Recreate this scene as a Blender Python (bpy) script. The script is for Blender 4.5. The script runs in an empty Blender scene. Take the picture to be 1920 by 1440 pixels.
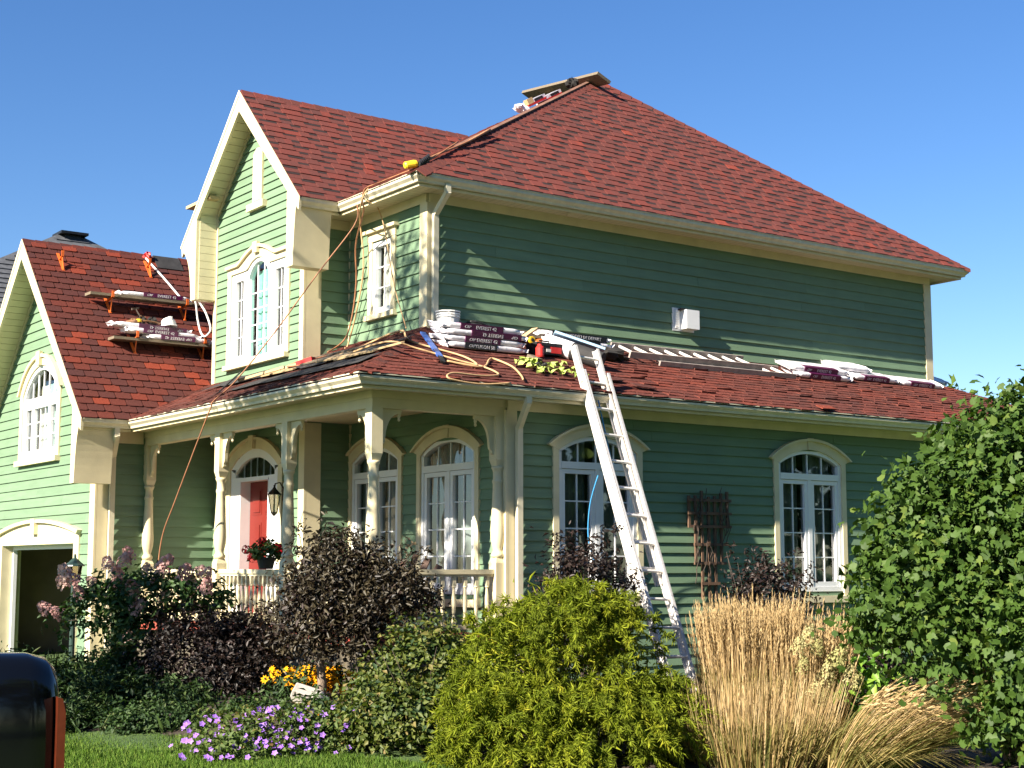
import bpy, math, random
import numpy as np
from mathutils import Vector, Matrix

rng = random.Random(11)
nrg = np.random.default_rng(5)
SC = bpy.context.scene
COL = SC.collection

# ------------------------------------------------------------------ camera
cam_d = bpy.data.cameras.new('camera'); cam = bpy.data.objects.new('camera', cam_d); COL.objects.link(cam)
YAW, PIT = 0.94889, 0.12201
_f = Vector((math.cos(PIT)*math.cos(YAW), math.cos(PIT)*math.sin(YAW), math.sin(PIT)))
_r = Vector((math.sin(YAW), -math.cos(YAW), 0.0)); _u = _r.cross(_f)
cam.matrix_world = Matrix(((_r.x,_u.x,-_f.x,-10.2588),(_r.y,_u.y,-_f.y,-16.1891),(_r.z,_u.z,-_f.z,1.60),(0,0,0,1)))
cam_d.sensor_width = 36.0; cam_d.lens = 2812.0/1920.0*36.0
cam_d.clip_start = 0.1; cam_d.clip_end = 3000
SC.camera = cam

# ------------------------------------------------------------------ sky, sun, exposure
SUNDIR = Vector((-1.645, -0.300, 1.0)).normalized()      # towards the sun
SUN_EL = math.asin(SUNDIR.z); SUN_AZ = math.atan2(SUNDIR.x, SUNDIR.y)
w = bpy.data.worlds.new('World'); SC.world = w; w.use_nodes = True
nt = w.node_tree; nt.nodes.clear()
sky = nt.nodes.new('ShaderNodeTexSky'); sky.sky_type = 'NISHITA'; sky.sun_disc = False
sky.sun_elevation = SUN_EL; sky.sun_rotation = SUN_AZ
sky.altitude = 0; sky.air_density = 1.0; sky.dust_density = 0.1; sky.ozone_density = 3.5
bg = nt.nodes.new('ShaderNodeBackground'); bg.inputs['Strength'].default_value = 0.056
wo = nt.nodes.new('ShaderNodeOutputWorld')
hs = nt.nodes.new('ShaderNodeHueSaturation'); hs.inputs['Saturation'].default_value = 1.22; hs.inputs['Hue'].default_value = 0.509; hs.inputs['Value'].default_value = 1.0
nt.links.new(sky.outputs[0], hs.inputs['Color']); nt.links.new(hs.outputs[0], bg.inputs[0]); nt.links.new(bg.outputs[0], wo.inputs[0])
sd = bpy.data.lights.new('sun', 'SUN'); sd.energy = 5.0; sd.angle = math.radians(0.53); sd.color = (1.0, 0.90, 0.76)
so = bpy.data.objects.new('sun', sd); COL.objects.link(so); so.location = (-40, -8, 30)
so.rotation_euler = (-SUNDIR).to_track_quat('-Z', 'Y').to_euler()
SC.view_settings.view_transform = 'Standard'; SC.view_settings.look = 'None'
SC.view_settings.exposure = 1.60; SC.view_settings.gamma = 1.0
SC.view_settings.use_curve_mapping = False
SC.render.engine = 'CYCLES'
SC.cycles.use_denoising = True
SC.cycles.max_bounces = 6; SC.cycles.diffuse_bounces = 2; SC.cycles.transparent_max_bounces = 12

# ------------------------------------------------------------------ materials
def _new(name):
    m = bpy.data.materials.new(name); m.use_nodes = True
    n = m.node_tree.nodes; n.clear()
    out = n.new('ShaderNodeOutputMaterial')
    return m, n, m.node_tree.links, out

def mat(name, col, rough=0.6, var=0.12, scale=6.0, bump=0.0, bscale=60.0, metal=0.0, spec=0.5, objvar=0.0, stretch=None, dirt=0.0, dirtcol=(0.10,0.09,0.07)):
    """painted / plain surface: noise-varied base colour, fine bump, some dirt"""
    m, n, L, out = _new(name)
    b = n.new('ShaderNodeBsdfPrincipled'); L.new(b.outputs[0], out.inputs[0])
    b.inputs['Roughness'].default_value = rough; b.inputs['Metallic'].default_value = metal
    b.inputs['Specular IOR Level'].default_value = spec
    tc = n.new('ShaderNodeTexCoord'); src = tc.outputs['Object']
    if stretch:
        mp = n.new('ShaderNodeMapping'); mp.inputs['Scale'].default_value = stretch; L.new(src, mp.inputs[0]); src = mp.outputs[0]
    nz = n.new('ShaderNodeTexNoise'); nz.inputs['Scale'].default_value = scale; nz.inputs['Detail'].default_value = 5
    L.new(src, nz.inputs['Vector'])
    mr = n.new('ShaderNodeMapRange'); mr.inputs['From Min'].default_value = 0.3; mr.inputs['From Max'].default_value = 0.7
    mr.inputs['To Min'].default_value = 1-var; mr.inputs['To Max'].default_value = 1+var
    L.new(nz.outputs[0], mr.inputs[0])
    fac = mr.outputs[0]
    if objvar:
        oi = n.new('ShaderNodeObjectInfo'); m2 = n.new('ShaderNodeMapRange')
        m2.inputs['To Min'].default_value = 1-objvar; m2.inputs['To Max'].default_value = 1+objvar
        L.new(oi.outputs['Random'], m2.inputs[0])
        mu = n.new('ShaderNodeMath'); mu.operation = 'MULTIPLY'; L.new(fac, mu.inputs[0]); L.new(m2.outputs[0], mu.inputs[1]); fac = mu.outputs[0]
    vm = n.new('ShaderNodeVectorMath'); vm.operation = 'SCALE'; vm.inputs[0].default_value = col[:3]
    L.new(fac, vm.inputs['Scale']); cout = vm.outputs[0]
    if dirt:
        n2 = n.new('ShaderNodeTexNoise'); n2.inputs['Scale'].default_value = 2.3; n2.inputs['Detail'].default_value = 8; L.new(tc.outputs['Object'], n2.inputs['Vector'])
        r2 = n.new('ShaderNodeMapRange'); r2.inputs['From Min'].default_value = 0.52; r2.inputs['From Max'].default_value = 0.75; r2.inputs['To Max'].default_value = dirt
        L.new(n2.outputs[0], r2.inputs[0])
        mx = n.new('ShaderNodeMix'); mx.data_type = 'RGBA'; L.new(r2.outputs[0], mx.inputs[0]); L.new(cout, mx.inputs[6]); mx.inputs[7].default_value = (*dirtcol, 1)
        cout = mx.outputs[2]
    L.new(cout, b.inputs['Base Color'])
    if bump:
        n3 = n.new('ShaderNodeTexNoise'); n3.inputs['Scale'].default_value = bscale; n3.inputs['Detail'].default_value = 4; L.new(src, n3.inputs['Vector'])
        bp = n.new('ShaderNodeBump'); bp.inputs['Strength'].default_value = bump; bp.inputs['Distance'].default_value = 0.01
        L.new(n3.outputs[0], bp.inputs['Height']); L.new(bp.outputs[0], b.inputs['Normal'])
    return m

def ramp_mat(name, stops, rough=0.7, attr='rnd', trans=0.0, transcol=None, spec=0.3, noise=0.0, nscale=40, bump=0.0):
    """colour picked per piece from attribute 'rnd' (leaf, shingle, petal)"""
    m, n, L, out = _new(name)
    at = n.new('ShaderNodeAttribute'); at.attribute_name = attr
    cr = n.new('ShaderNodeValToRGB'); e = cr.color_ramp.elements
    while len(e) > len(stops): e.remove(e[-1])
    while len(e) < len(stops): e.new(0.5)
    for i, (p, c) in enumerate(stops): e[i].position = p; e[i].color = (*c, 1)
    L.new(at.outputs['Fac'], cr.inputs[0]); cout = cr.outputs[0]
    if noise:
        tc = n.new('ShaderNodeTexCoord'); nz = n.new('ShaderNodeTexNoise'); nz.inputs['Scale'].default_value = nscale; nz.inputs['Detail'].default_value = 6
        L.new(tc.outputs['Object'], nz.inputs['Vector'])
        mr = n.new('ShaderNodeMapRange'); mr.inputs['From Min'].default_value = .3; mr.inputs['From Max'].default_value = .7; mr.inputs['To Min'].default_value = 1-noise; mr.inputs['To Max'].default_value = 1+noise
        L.new(nz.outputs[0], mr.inputs[0]); vm = n.new('ShaderNodeVectorMath'); vm.operation = 'SCALE'; L.new(cout, vm.inputs[0]); L.new(mr.outputs[0], vm.inputs['Scale']); cout = vm.outputs[0]
    b = n.new('ShaderNodeBsdfPrincipled'); b.inputs['Roughness'].default_value = rough; b.inputs['Specular IOR Level'].default_value = spec
    L.new(cout, b.inputs['Base Color'])
    if bump:
        tc = n.new('ShaderNodeTexCoord'); n3 = n.new('ShaderNodeTexNoise'); n3.inputs['Scale'].default_value = 250; L.new(tc.outputs['Object'], n3.inputs['Vector'])
        bp = n.new('ShaderNodeBump'); bp.inputs['Strength'].default_value = bump; bp.inputs['Distance'].default_value = .005
        L.new(n3.outputs[0], bp.inputs['Height']); L.new(bp.outputs[0], b.inputs['Normal'])
    if trans:
        t = n.new('ShaderNodeBsdfTranslucent')
        vm = n.new('ShaderNodeVectorMath'); vm.operation = 'MULTIPLY'; L.new(cout, vm.inputs[0]); vm.inputs[1].default_value = transcol or (1.3, 1.5, .6)
        L.new(vm.outputs[0], t.inputs[0])
        mx = n.new('ShaderNodeMixShader'); mx.inputs[0].default_value = trans
        L.new(b.outputs[0], mx.inputs[1]); L.new(t.outputs[0], mx.inputs[2]); L.new(mx.outputs[0], out.inputs[0])
    else: L.new(b.outputs[0], out.inputs[0])
    return m

def glass_mat(name, tint=(0.75,0.82,0.80), boost=0.03):
    m, n, L, out = _new(name)
    t = n.new('ShaderNodeBsdfTransparent'); t.inputs[0].default_value = (*tint, 1)
    g = n.new('ShaderNodeBsdfGlossy'); g.inputs['Roughness'].default_value = 0.02; g.inputs[0].default_value = (.95,.97,1,1)
    fr = n.new('ShaderNodeFresnel'); fr.inputs[0].default_value = 1.52
    tc = n.new('ShaderNodeTexCoord'); nz = n.new('ShaderNodeTexNoise'); nz.inputs['Scale'].default_value = 1.6; L.new(tc.outputs['Object'], nz.inputs['Vector'])
    bp = n.new('ShaderNodeBump'); bp.inputs['Strength'].default_value = 0.05; bp.inputs['Distance'].default_value = .05; L.new(nz.outputs[0], bp.inputs['Height'])
    L.new(bp.outputs[0], g.inputs['Normal'])
    ad = n.new('ShaderNodeMath'); ad.operation = 'ADD'; ad.inputs[1].default_value = boost; L.new(fr.outputs[0], ad.inputs[0])
    mx = n.new('ShaderNodeMixShader'); L.new(ad.outputs[0], mx.inputs[0]); L.new(t.outputs[0], mx.inputs[1]); L.new(g.outputs[0], mx.inputs[2]); L.new(mx.outputs[0], out.inputs[0])
    return m

def line_mat(name, col, axis, freq, depth=0.35, rough=0.55):
    """vinyl soffit: fine grooves as bump + darker groove line (a real groove, too fine to mesh)"""
    m, n, L, out = _new(name)
    b = n.new('ShaderNodeBsdfPrincipled'); b.inputs['Roughness'].default_value = rough; L.new(b.outputs[0], out.inputs[0])
    tc = n.new('ShaderNodeTexCoord'); sp = n.new('ShaderNodeSeparateXYZ'); L.new(tc.outputs['Object'], sp.inputs[0])
    mu = n.new('ShaderNodeMath'); mu.operation = 'MULTIPLY'; mu.inputs[1].default_value = freq; L.new(sp.outputs[axis], mu.inputs[0])
    fr = n.new('ShaderNodeMath'); fr.operation = 'FRACT'; L.new(mu.outputs[0], fr.inputs[0])
    lt = n.new('ShaderNodeMath'); lt.operation = 'LESS_THAN'; lt.inputs[1].default_value = 0.16; L.new(fr.outputs[0], lt.inputs[0])
    bp = n.new('ShaderNodeBump'); bp.invert = True; bp.inputs['Strength'].default_value = depth; bp.inputs['Distance'].default_value = .01; L.new(lt.outputs[0], bp.inputs['Height']); L.new(bp.outputs[0], b.inputs['Normal'])
    mx = n.new('ShaderNodeMix'); mx.data_type = 'RGBA'; m2 = n.new('ShaderNodeMath'); m2.operation = 'MULTIPLY'; m2.inputs[1].default_value = .35; L.new(lt.outputs[0], m2.inputs[0]); L.new(m2.outputs[0], mx.inputs[0])
    mx.inputs[6].default_value = (*col, 1); mx.inputs[7].default_value = (col[0]*.35, col[1]*.35, col[2]*.35, 1); L.new(mx.outputs[2], b.inputs['Base Color'])
    return m

M = {}
M['green'] = mat('green_paint', (0.152, 0.238, 0.146), 0.68, .08, 3, .15, 90, objvar=.06, stretch=(.6,.6,6), dirt=.22, dirtcol=(.10,.14,.09), spec=.25)
M['cream'] = mat('cream_paint', (0.66, 0.585, 0.375), 0.55, .06, 4, .10, 60, dirt=.22, dirtcol=(.33,.29,.2))
M['gutter'] = mat('cream_gutter', (0.66, 0.605, 0.44), 0.42, .07, 5, .05, 30, stretch=(3,3,.6), dirt=.32, dirtcol=(.3,.28,.22))
M['soffx'] = line_mat('cream_soffit_x', (0.62, 0.56, 0.37), 0, 9)
M['soffy'] = line_mat('cream_soffit_y', (0.62, 0.56, 0.37), 1, 9)
M['white'] = mat('white_frame', (0.78, 0.79, 0.79), 0.4, .03, 5)
M['glass'] = glass_mat('window_glass', boost=.09)
M['glass2'] = glass_mat('window_glass_sky_teal', (0.60, 0.80, 0.76), .06)  # teal tint paints reflected sky into the glass
M['curt'] = mat('curtain_cloth', (0.62, 0.58, 0.55), 0.9, .1, 12)
M['curtg'] = mat('curtain_sky_teal', (0.48, 0.66, 0.60), 0.9, .08, 10)  # teal puts the sky's reflection into the cloth colour
M['curtd'] = mat('curtain_shaded', (0.34, 0.36, 0.36), 0.9, .1, 12)  # darker copy of the curtain cloth, shade put into its colour
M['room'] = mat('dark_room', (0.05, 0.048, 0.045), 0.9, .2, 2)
M['red'] = mat('red_door', (0.165, 0.017, 0.012), 0.42, .05, 4)
M['redfloor'] = mat('red_porch_floor', (0.30, 0.06, 0.04), 0.6, .12, 6)
M['black'] = mat('black_plastic', (0.018, 0.018, 0.018), 0.5, .25, 20)
M['iron'] = mat('black_iron', (0.02, 0.02, 0.02), 0.4, .2, 20, metal=.4)
M['lampglass'] = glass_mat('lamp_glass', (.45,.42,.34), .06)
RED = [(0.0,(0.060,0.023,0.022)),(0.3,(0.082,0.024,0.019)),(0.62,(0.110,0.026,0.018)),(0.85,(0.147,0.030,0.018)),(1.0,(0.202,0.037,0.019))]
LAM = [(0.0,(0.095,0.036,0.031)),(0.35,(0.127,0.040,0.032)),(0.65,(0.152,0.040,0.031)),(0.88,(0.187,0.042,0.029)),(1.0,(0.233,0.047,0.029))]
M['shin'] = ramp_mat('red_asphalt_shingle', RED, .85, noise=.22, nscale=55, spec=.2, bump=.5)
M['lam'] = ramp_mat('laminated_red_shingle', LAM, .85, noise=.14, nscale=50, spec=.2, bump=.4)
OLD = [(0.0,(0.064,0.030,0.026)),(0.35,(0.105,0.036,0.028)),(0.7,(0.147,0.040,0.028)),(1.0,(0.201,0.048,0.029))]
M['old'] = ramp_mat('worn_red_shingle', OLD, .9, noise=.35, nscale=30, spec=.15, bump=.6)
M['deck'] = mat('dark_underlay', (0.022, 0.014, 0.013), .95, .3, 8)
M['band'] = mat('printed_dark_band', (0.022, 0.010, 0.009), .9, .2, 20)  # dark band printed on the shingle backer between the teeth
M['felt'] = mat('black_felt', (0.025, 0.024, 0.024), .8, .35, 5, .4, 20)
M['wood'] = mat('weathered_plank', (0.17, 0.135, 0.09), .85, .3, 5, .4, 30, stretch=(1.2,14,14), objvar=.12)
M['woodend'] = mat('fresh_wood', (0.50, 0.36, 0.19), .8, .2, 8, .3, 30, stretch=(1,12,12))
M['alu'] = mat('ladder_aluminium', (0.74, 0.71, 0.67), .45, .08, 14, .1, 60, metal=.15, dirt=.2, dirtcol=(.4,.36,.3))
M['alud'] = mat('grubby_aluminium', (0.36, 0.31, 0.28), .6, .25, 9, .2, 40, metal=.1, dirt=.3, dirtcol=(.18,.14,.11))
M['orange'] = mat('orange_bracket', (0.72, 0.135, 0.018), .5, .12, 20, dirt=.2, dirtcol=(.25,.1,.05))
M['wrap'] = mat('white_plastic_wrap', (0.76, 0.74, 0.77), .3, .10, 9, .6, 22, dirt=.12, dirtcol=(.4,.36,.42))
M['plum'] = mat('plum_print', (0.085, 0.008, 0.055), .35, .15, 12, .3, 22)
M['navy'] = mat('navy_print', (0.02, 0.02, 0.035), .35, .15, 12, .3, 22)
M['ink'] = mat('white_print', (0.72, 0.70, 0.72), .4, .05)
M['rope'] = mat('tan_hose', (0.52, 0.33, 0.16), .6, .15, 20)
M['ropew'] = mat('white_rope', (0.70, 0.67, 0.64), .8, .2, 60, .4, 150)
M['cable'] = mat('brown_cable', (0.30, 0.13, 0.06), .6, .15, 20)
M['yellow'] = mat('yellow_plastic', (0.80, 0.50, 0.02), .45, .08)
M['blue'] = mat('blue_paint', (0.035, 0.10, 0.34), .45, .12, 10)
M['bluel'] = mat('light_blue_board', (0.33, 0.50, 0.66), .5, .12, 10)
M['bluerope'] = mat('blue_rope', (0.03, 0.25, 0.52), .7, .1)
M['lime'] = mat('lime_webbing', (0.42, 0.52, 0.12), .8, .2, 14)
M['redp'] = mat('red_plastic', (0.55, 0.03, 0.025), .45, .12)
M['bucket'] = mat('white_bucket', (0.70, 0.70, 0.68), .45, .06, 6, dirt=.3, dirtcol=(.4,.38,.33))
M['cloth'] = mat('black_cloth', (0.016, 0.014, 0.013), .95, .4, 14, .8, 40)
M['leather'] = mat('tan_leather', (0.22, 0.11, 0.05), .7, .3, 14)
M['bark'] = mat('bark', (0.20, 0.15, 0.11), .9, .3, 10, .8, 30, stretch=(4,4,1))
M['barkd'] = mat('dark_bark', (0.07, 0.05, 0.04), .9, .3, 10, .8, 30)
M['stone'] = mat('grey_stone', (0.42, 0.39, 0.34), .9, .22, 7, .6, 25)
M['soil'] = mat('garden_soil', (0.045, 0.032, 0.022), .95, .4, 6, 1, 25)
M['slate'] = mat('grey_shingle', (0.075, 0.08, 0.09), .9, .3, 7, .5, 20)
M['terr'] = mat('dark_pot', (0.03, 0.035, 0.025), .7, .2)
M['garwall'] = mat('garage_plaster', (.20,.15,.12), .9, .2, 2)
M['hipb'] = mat('hip_board_brown', (.17,.085,.055), .9, .3, 6, .4, 30)
M['skirt'] = mat('porch_lattice', (.10,.085,.06), .85, .3, 6)
M['chair'] = mat('brown_chair', (0.10, 0.05, 0.03), .6, .2, 10, stretch=(4,4,1))
M['trel'] = mat('trellis_wood', (0.13, 0.075, 0.045), .85, .25, 8, stretch=(5,5,1))
M['lampgreen'] = mat('dark_green_metal', (0.025, 0.05, 0.04), .4, .2)

# ------------------------------------------------------------------ mesh helpers
class Fr:
    """a flat frame: p(u, v, h) = o + u*U + v*V + h*N"""
    def __init__(s, o, u, v, n=None):
        s.o = Vector(o); s.u = Vector(u).normalized(); s.v = Vector(v).normalized(); s.n = Vector(n).normalized() if n is not None else s.u.cross(s.v).normalized()
    def p(s, u, v, h=0.0): return s.o + s.u*u + s.v*v + s.n*h
    def m(s, u=0, v=0, h=0):
        p = s.p(u, v, h); a, b, c = s.u, s.v, s.n
        return Matrix(((a.x,b.x,c.x,p.x),(a.y,b.y,c.y,p.y),(a.z,b.z,c.z,p.z),(0,0,0,1)))
W0 = Fr((0,0,0),(1,0,0),(0,1,0))

class MB:
    def __init__(s): s.v = []; s.f = []; s.mi = []; s.r = []; s.rn = 0.5
    def add(s, vs, fs, mi=0):
        b = len(s.v); s.v += [tuple(p) for p in vs]; s.r += [s.rn]*len(vs)
        for f in fs: s.f.append(tuple(i+b for i in f)); s.mi.append(mi)
        return s
    def box(s, lo, hi, fr=W0, mi=0):
        (a,b,c),(d,e,f) = lo, hi
        P = [fr.p(x,y,z) for z in (c,f) for y in (b,e) for x in (a,d)]
        return s.add(P, [(0,2,3,1),(4,5,7,6),(0,1,5,4),(2,6,7,3),(0,4,6,2),(1,3,7,5)], mi)
    def beam(s, p, q, w, h, up=(0,0,1), mi=0):
        p = Vector(p); q = Vector(q); d = (q-p).normalized(); a = d.cross(Vector(up))
        if a.length < 1e-4: a = d.cross(Vector((1,0,0)))
        a.normalize(); b = a.cross(d)
        P = [c + a*(i*w/2) + b*(j*h/2) for c in (p,q) for i,j in ((-1,-1),(1,-1),(1,1),(-1,1))]
        return s.add(P, [(3,2,1,0),(4,5,6,7),(0,1,5,4),(1,2,6,5),(2,3,7,6),(3,0,4,7)], mi)
    def tube(s, pts, r, seg=6, mi=0, caps=True):
        pts = [Vector(p) for p in pts]; n = len(pts); rr = r if isinstance(r,(list,tuple)) else [r]*n
        t0 = (pts[1]-pts[0]).normalized(); a = t0.orthogonal().normalized(); rings = []
        for i,p in enumerate(pts):
            t = (pts[min(i+1,n-1)]-pts[max(i-1,0)])
            t = t.normalized() if t.length > 1e-9 else t0
            a = (a - t*a.dot(t)); a = a.normalized() if a.length > 1e-6 else t.orthogonal().normalized(); b = t.cross(a)
            rings.append([p + (a*math.cos(2*math.pi*k/seg)+b*math.sin(2*math.pi*k/seg))*rr[i] for k in range(seg)])
        V = [q for g in rings for q in g]; F = []
        for i in range(n-1):
            for k in range(seg):
                F.append((i*seg+k, i*seg+(k+1)%seg, (i+1)*seg+(k+1)%seg, (i+1)*seg+k))
        if caps: F.append(tuple(range(seg-1,-1,-1))); F.append(tuple(range((n-1)*seg, n*seg)))
        return s.add(V, F, mi)
    def lathe(s, prof, o, seg=12, fr=None, mi=0, sq=False):
        """prof: (radius, z) from bottom to top"""
        o = Vector(o); X,Y,Z = (fr.u,fr.v,fr.n) if fr else (Vector((1,0,0)),Vector((0,1,0)),Vector((0,0,1)))
        off = math.pi/seg if sq else 0; V = []; F = []; n = len(prof)
        for r,z in prof:
            for k in range(seg):
                t = 2*math.pi*k/seg+off; V.append(o + X*(r*math.cos(t)) + Y*(r*math.sin(t)) + Z*z)
        for i in range(n-1):
            for k in range(seg): F.append((i*seg+k, i*seg+(k+1)%seg, (i+1)*seg+(k+1)%seg, (i+1)*seg+k))
        F.append(tuple(range(seg-1,-1,-1))); F.append(tuple(range((n-1)*seg, n*seg)))
        return s.add(V, F, mi)
    def prism(s, poly, fr, h0, h1, mi=0):
        n = len(poly); V = [fr.p(u,v,h0) for u,v in poly] + [fr.p(u,v,h1) for u,v in poly]
        F = [tuple(range(n-1,-1,-1)), tuple(range(n,2*n))] + [(i,(i+1)%n,n+(i+1)%n,n+i) for i in range(n)]
        return s.add(V, F, mi)
    def strip(s, inner, outer, fr, h0, h1, mi=0):
        """solid band between two open polylines of the same length"""
        n = len(inner); V = [fr.p(u,v,h) for h in (h0,h1) for L in (inner,outer) for u,v in L]
        I0,O0,I1,O1 = 0,n,2*n,3*n; F = []
        for i in range(n-1):
            F += [(I1+i,I1+i+1,O1+i+1,O1+i),(I0+i,O0+i,O0+i+1,I0+i+1),(O0+i,O1+i,O1+i+1,O0+i+1),(I0+i,I0+i+1,I1+i+1,I1+i)]
        F += [(I0,I1,O1,O0),(I0+n-1,O0+n-1,O1+n-1,I1+n-1)]
        return s.add(V, F, mi)
    def plate(s, poly, fr, hf, base=-0.004, mi=0):
        n = len(poly); V = [fr.p(u,v,hf(u,v)) for u,v in poly] + [fr.p(u,v,base) for u,v in poly]
        F = [tuple(range(n))] + [(i,n+i,n+(i+1)%n,(i+1)%n) for i in range(n)]
        return s.add(V, F, mi)
    def sweep(s, path, z, prof, side=1, mi=0):
        """profile (out, up) swept along a plan polyline with mitred corners; out is to the right of travel for side=1"""
        P = [Vector((p[0],p[1])) for p in path]; n = len(P); m = len(prof); V = []
        nr = []
        for i in range(n-1):
            d = (P[i+1]-P[i]).normalized(); nr.append(Vector((d.y,-d.x))*side)
        for i in range(n):
            if i == 0: o = nr[0]
            elif i == n-1: o = nr[-1]
            else:
                o = nr[i-1]+nr[i]; o = o/ (o.dot(nr[i])) if abs(o.dot(nr[i])) > 1e-6 else nr[i]
            zz = z[i] if isinstance(z,(list,tuple)) else z
            for a,b in prof: V.append((P[i].x+o.x*a, P[i].y+o.y*a, zz+b))
        F = []
        for i in range(n-1):
            for k in range(m):
                q = (i*m+k, i*m+(k+1)%m, (i+1)*m+(k+1)%m, (i+1)*m+k)
                F.append(q if side < 0 else q[::-1])
        F.append(tuple(range(m)) if side > 0 else tuple(range(m-1,-1,-1))); e = (n-1)*m
        F.append(tuple(range(e+m-1,e-1,-1)) if side > 0 else tuple(range(e,e+m)))
        return s.add(V, F, mi)
    def build(s, name, mats, parent=None, loc=None, smooth=False, kind=None):
        me = bpy.data.meshes.new(name); off = Vector(loc) if loc is not None else (parent_origin(parent) if parent else Vector((0,0,0)))
        me.from_pydata([(a-off.x,b-off.y,c-off.z) for a,b,c in s.v], [], s.f)
        ml = mats if isinstance(mats,(list,tuple)) else [mats]
        for m in ml: me.materials.append(m)
        if len(ml) > 1: me.polygons.foreach_set('material_index', s.mi)
        a = me.attributes.new('rnd','FLOAT','POINT'); a.data.foreach_set('value', s.r)
        if smooth: me.polygons.foreach_set('use_smooth', [True]*len(s.f))
        me.update(); ob = bpy.data.objects.new(name, me); COL.objects.link(ob)
        if parent: ob.parent = parent
        else: ob.location = off
        if kind: ob['kind'] = kind
        return ob

def parent_origin(o):
    p = Vector((0,0,0))
    while o: p += o.location; o = o.parent
    return p

def tag(o, label=None, cat=None, group=None, kind=None):
    if label: o['label'] = label
    if cat: o['category'] = cat
    if group: o['group'] = group
    if kind: o['kind'] = kind
    return o
def thing(name, loc, label, cat, group=None):
    o = bpy.data.objects.new(name, None); COL.objects.link(o); o.location = loc; o.empty_display_size = .2
    return tag(o, label, cat, group)
def link(name, me, parent, mx):
    o = bpy.data.objects.new(name, me); COL.objects.link(o); o.parent = parent; o.matrix_local = mx; return o
def copy_tree(o, parent=None):
    c = o.copy(); COL.objects.link(c)
    if parent: c.parent = parent
    for ch in list(o.children): copy_tree(ch, c)
    return c

def clip(poly, reg):
    """Sutherland-Hodgman, reg convex CCW"""
    out = list(poly); n = len(reg)
    for i in range(n):
        a, b = reg[i], reg[(i+1)%n]; inp = out; out = []
        if not inp: break
        f = lambda p: (b[0]-a[0])*(p[1]-a[1])-(b[1]-a[1])*(p[0]-a[0])
        for k in range(len(inp)):
            p, q = inp[k-1], inp[k]; fp, fq = f(p), f(q)
            if fq >= 0:
                if fp < 0: t = fp/(fp-fq); out.append((p[0]+t*(q[0]-p[0]), p[1]+t*(q[1]-p[1])))
                out.append(q)
            elif fp >= 0: t = fp/(fp-fq); out.append((p[0]+t*(q[0]-p[0]), p[1]+t*(q[1]-p[1])))
    return out
def area(poly): return 0.5*sum(poly[i-1][0]*poly[i][1]-poly[i][0]*poly[i-1][1] for i in range(len(poly)))
def ccw(poly): return poly if area(poly) > 0 else poly[::-1]
def clean(poly):
    q = []
    for p in poly:
        if not q or abs(p[0]-q[-1][0])+abs(p[1]-q[-1][1]) > 1e-5: q.append(p)
    if len(q) > 1 and abs(q[0][0]-q[-1][0])+abs(q[0][1]-q[-1][1]) < 1e-5: q.pop()
    return q

def text_mesh(body, size, mtl, shear=0.0, ext=0.001):
    cu = bpy.data.curves.new('lettering','FONT'); cu.body = body; cu.size = size; cu.extrude = ext; cu.align_x = 'CENTER'; cu.align_y = 'CENTER'; cu.shear = shear; cu.resolution_u = 2
    ob = bpy.data.objects.new('lettering', cu); COL.objects.link(ob)
    dg = bpy.context.evaluated_depsgraph_get(); dg.update()
    me = bpy.data.meshes.new_from_object(ob.evaluated_get(dg)); me.name = 'lettering'; me.materials.clear(); me.materials.append(mtl)
    bpy.data.objects.remove(ob); bpy.data.curves.remove(cu); return me
# ================================================================== large setting: ground, beds, sky comes from the world
def FX(x): return Fr((x,0,0),(0,-1,0),(0,0,1))     # wall facing -X, u = -y
def FY(y): return Fr((0,y,0),(1,0,0),(0,0,1))      # wall facing -Y, u = x

def grid_ground():
    m, n, L, out = _new('lawn_ground'); b = n.new('ShaderNodeBsdfPrincipled'); b.inputs['Roughness'].default_value = .95; L.new(b.outputs[0], out.inputs[0])
    tc = n.new('ShaderNodeTexCoord'); nz = n.new('ShaderNodeTexNoise'); nz.inputs['Scale'].default_value = 1.2; nz.inputs['Detail'].default_value = 9; nz.inputs['Roughness'].default_value = .7; L.new(tc.outputs['Object'], nz.inputs['Vector'])
    cr = n.new('ShaderNodeValToRGB'); cr.color_ramp.elements[0].position = .3; cr.color_ramp.elements[0].color = (.035,.075,.014,1); cr.color_ramp.elements[1].position = .72; cr.color_ramp.elements[1].color = (.085,.15,.03,1)
    L.new(nz.outputs[0], cr.inputs[0]); L.new(cr.outputs[0], b.inputs['Base Color'])
    n3 = n.new('ShaderNodeTexNoise'); n3.inputs['Scale'].default_value = 60; L.new(tc.outputs['Object'], n3.inputs['Vector']); bp = n.new('ShaderNodeBump'); bp.inputs['Strength'].default_value = .8; bp.inputs['Distance'].default_value = .03; L.new(n3.outputs[0], bp.inputs['Height']); L.new(bp.outputs[0], b.inputs['Normal'])
    # one sheet: fine near the house, stretching to the horizon
    xs = [-1500,-400,-120,-60]+[-40+2*i for i in range(41)]+[60,120,400,1500]
    V = []; F = []; k = len(xs)
    def hz(x,y):
        dx = max(-3.5-x, 0, x-12); dy = max(-3.2-y, 0, y-10); d = math.hypot(dx,dy); t = max(0, min(1, 1-d/1.6)); return .16*t*t*(3-2*t)-.0
    for y in xs:
        for x in xs: V.append((x,y,hz(x,y)))
    for j in range(k-1):
        for i in range(k-1): F.append((j*k+i,j*k+i+1,(j+1)*k+i+1,(j+1)*k+i))
    mb = MB(); mb.add(V,F); g = mb.build('lawn', m, smooth=True, kind='structure'); g['label'] = 'green lawn around the house and garden beds'
    return hz
ground_z = grid_ground()

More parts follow.
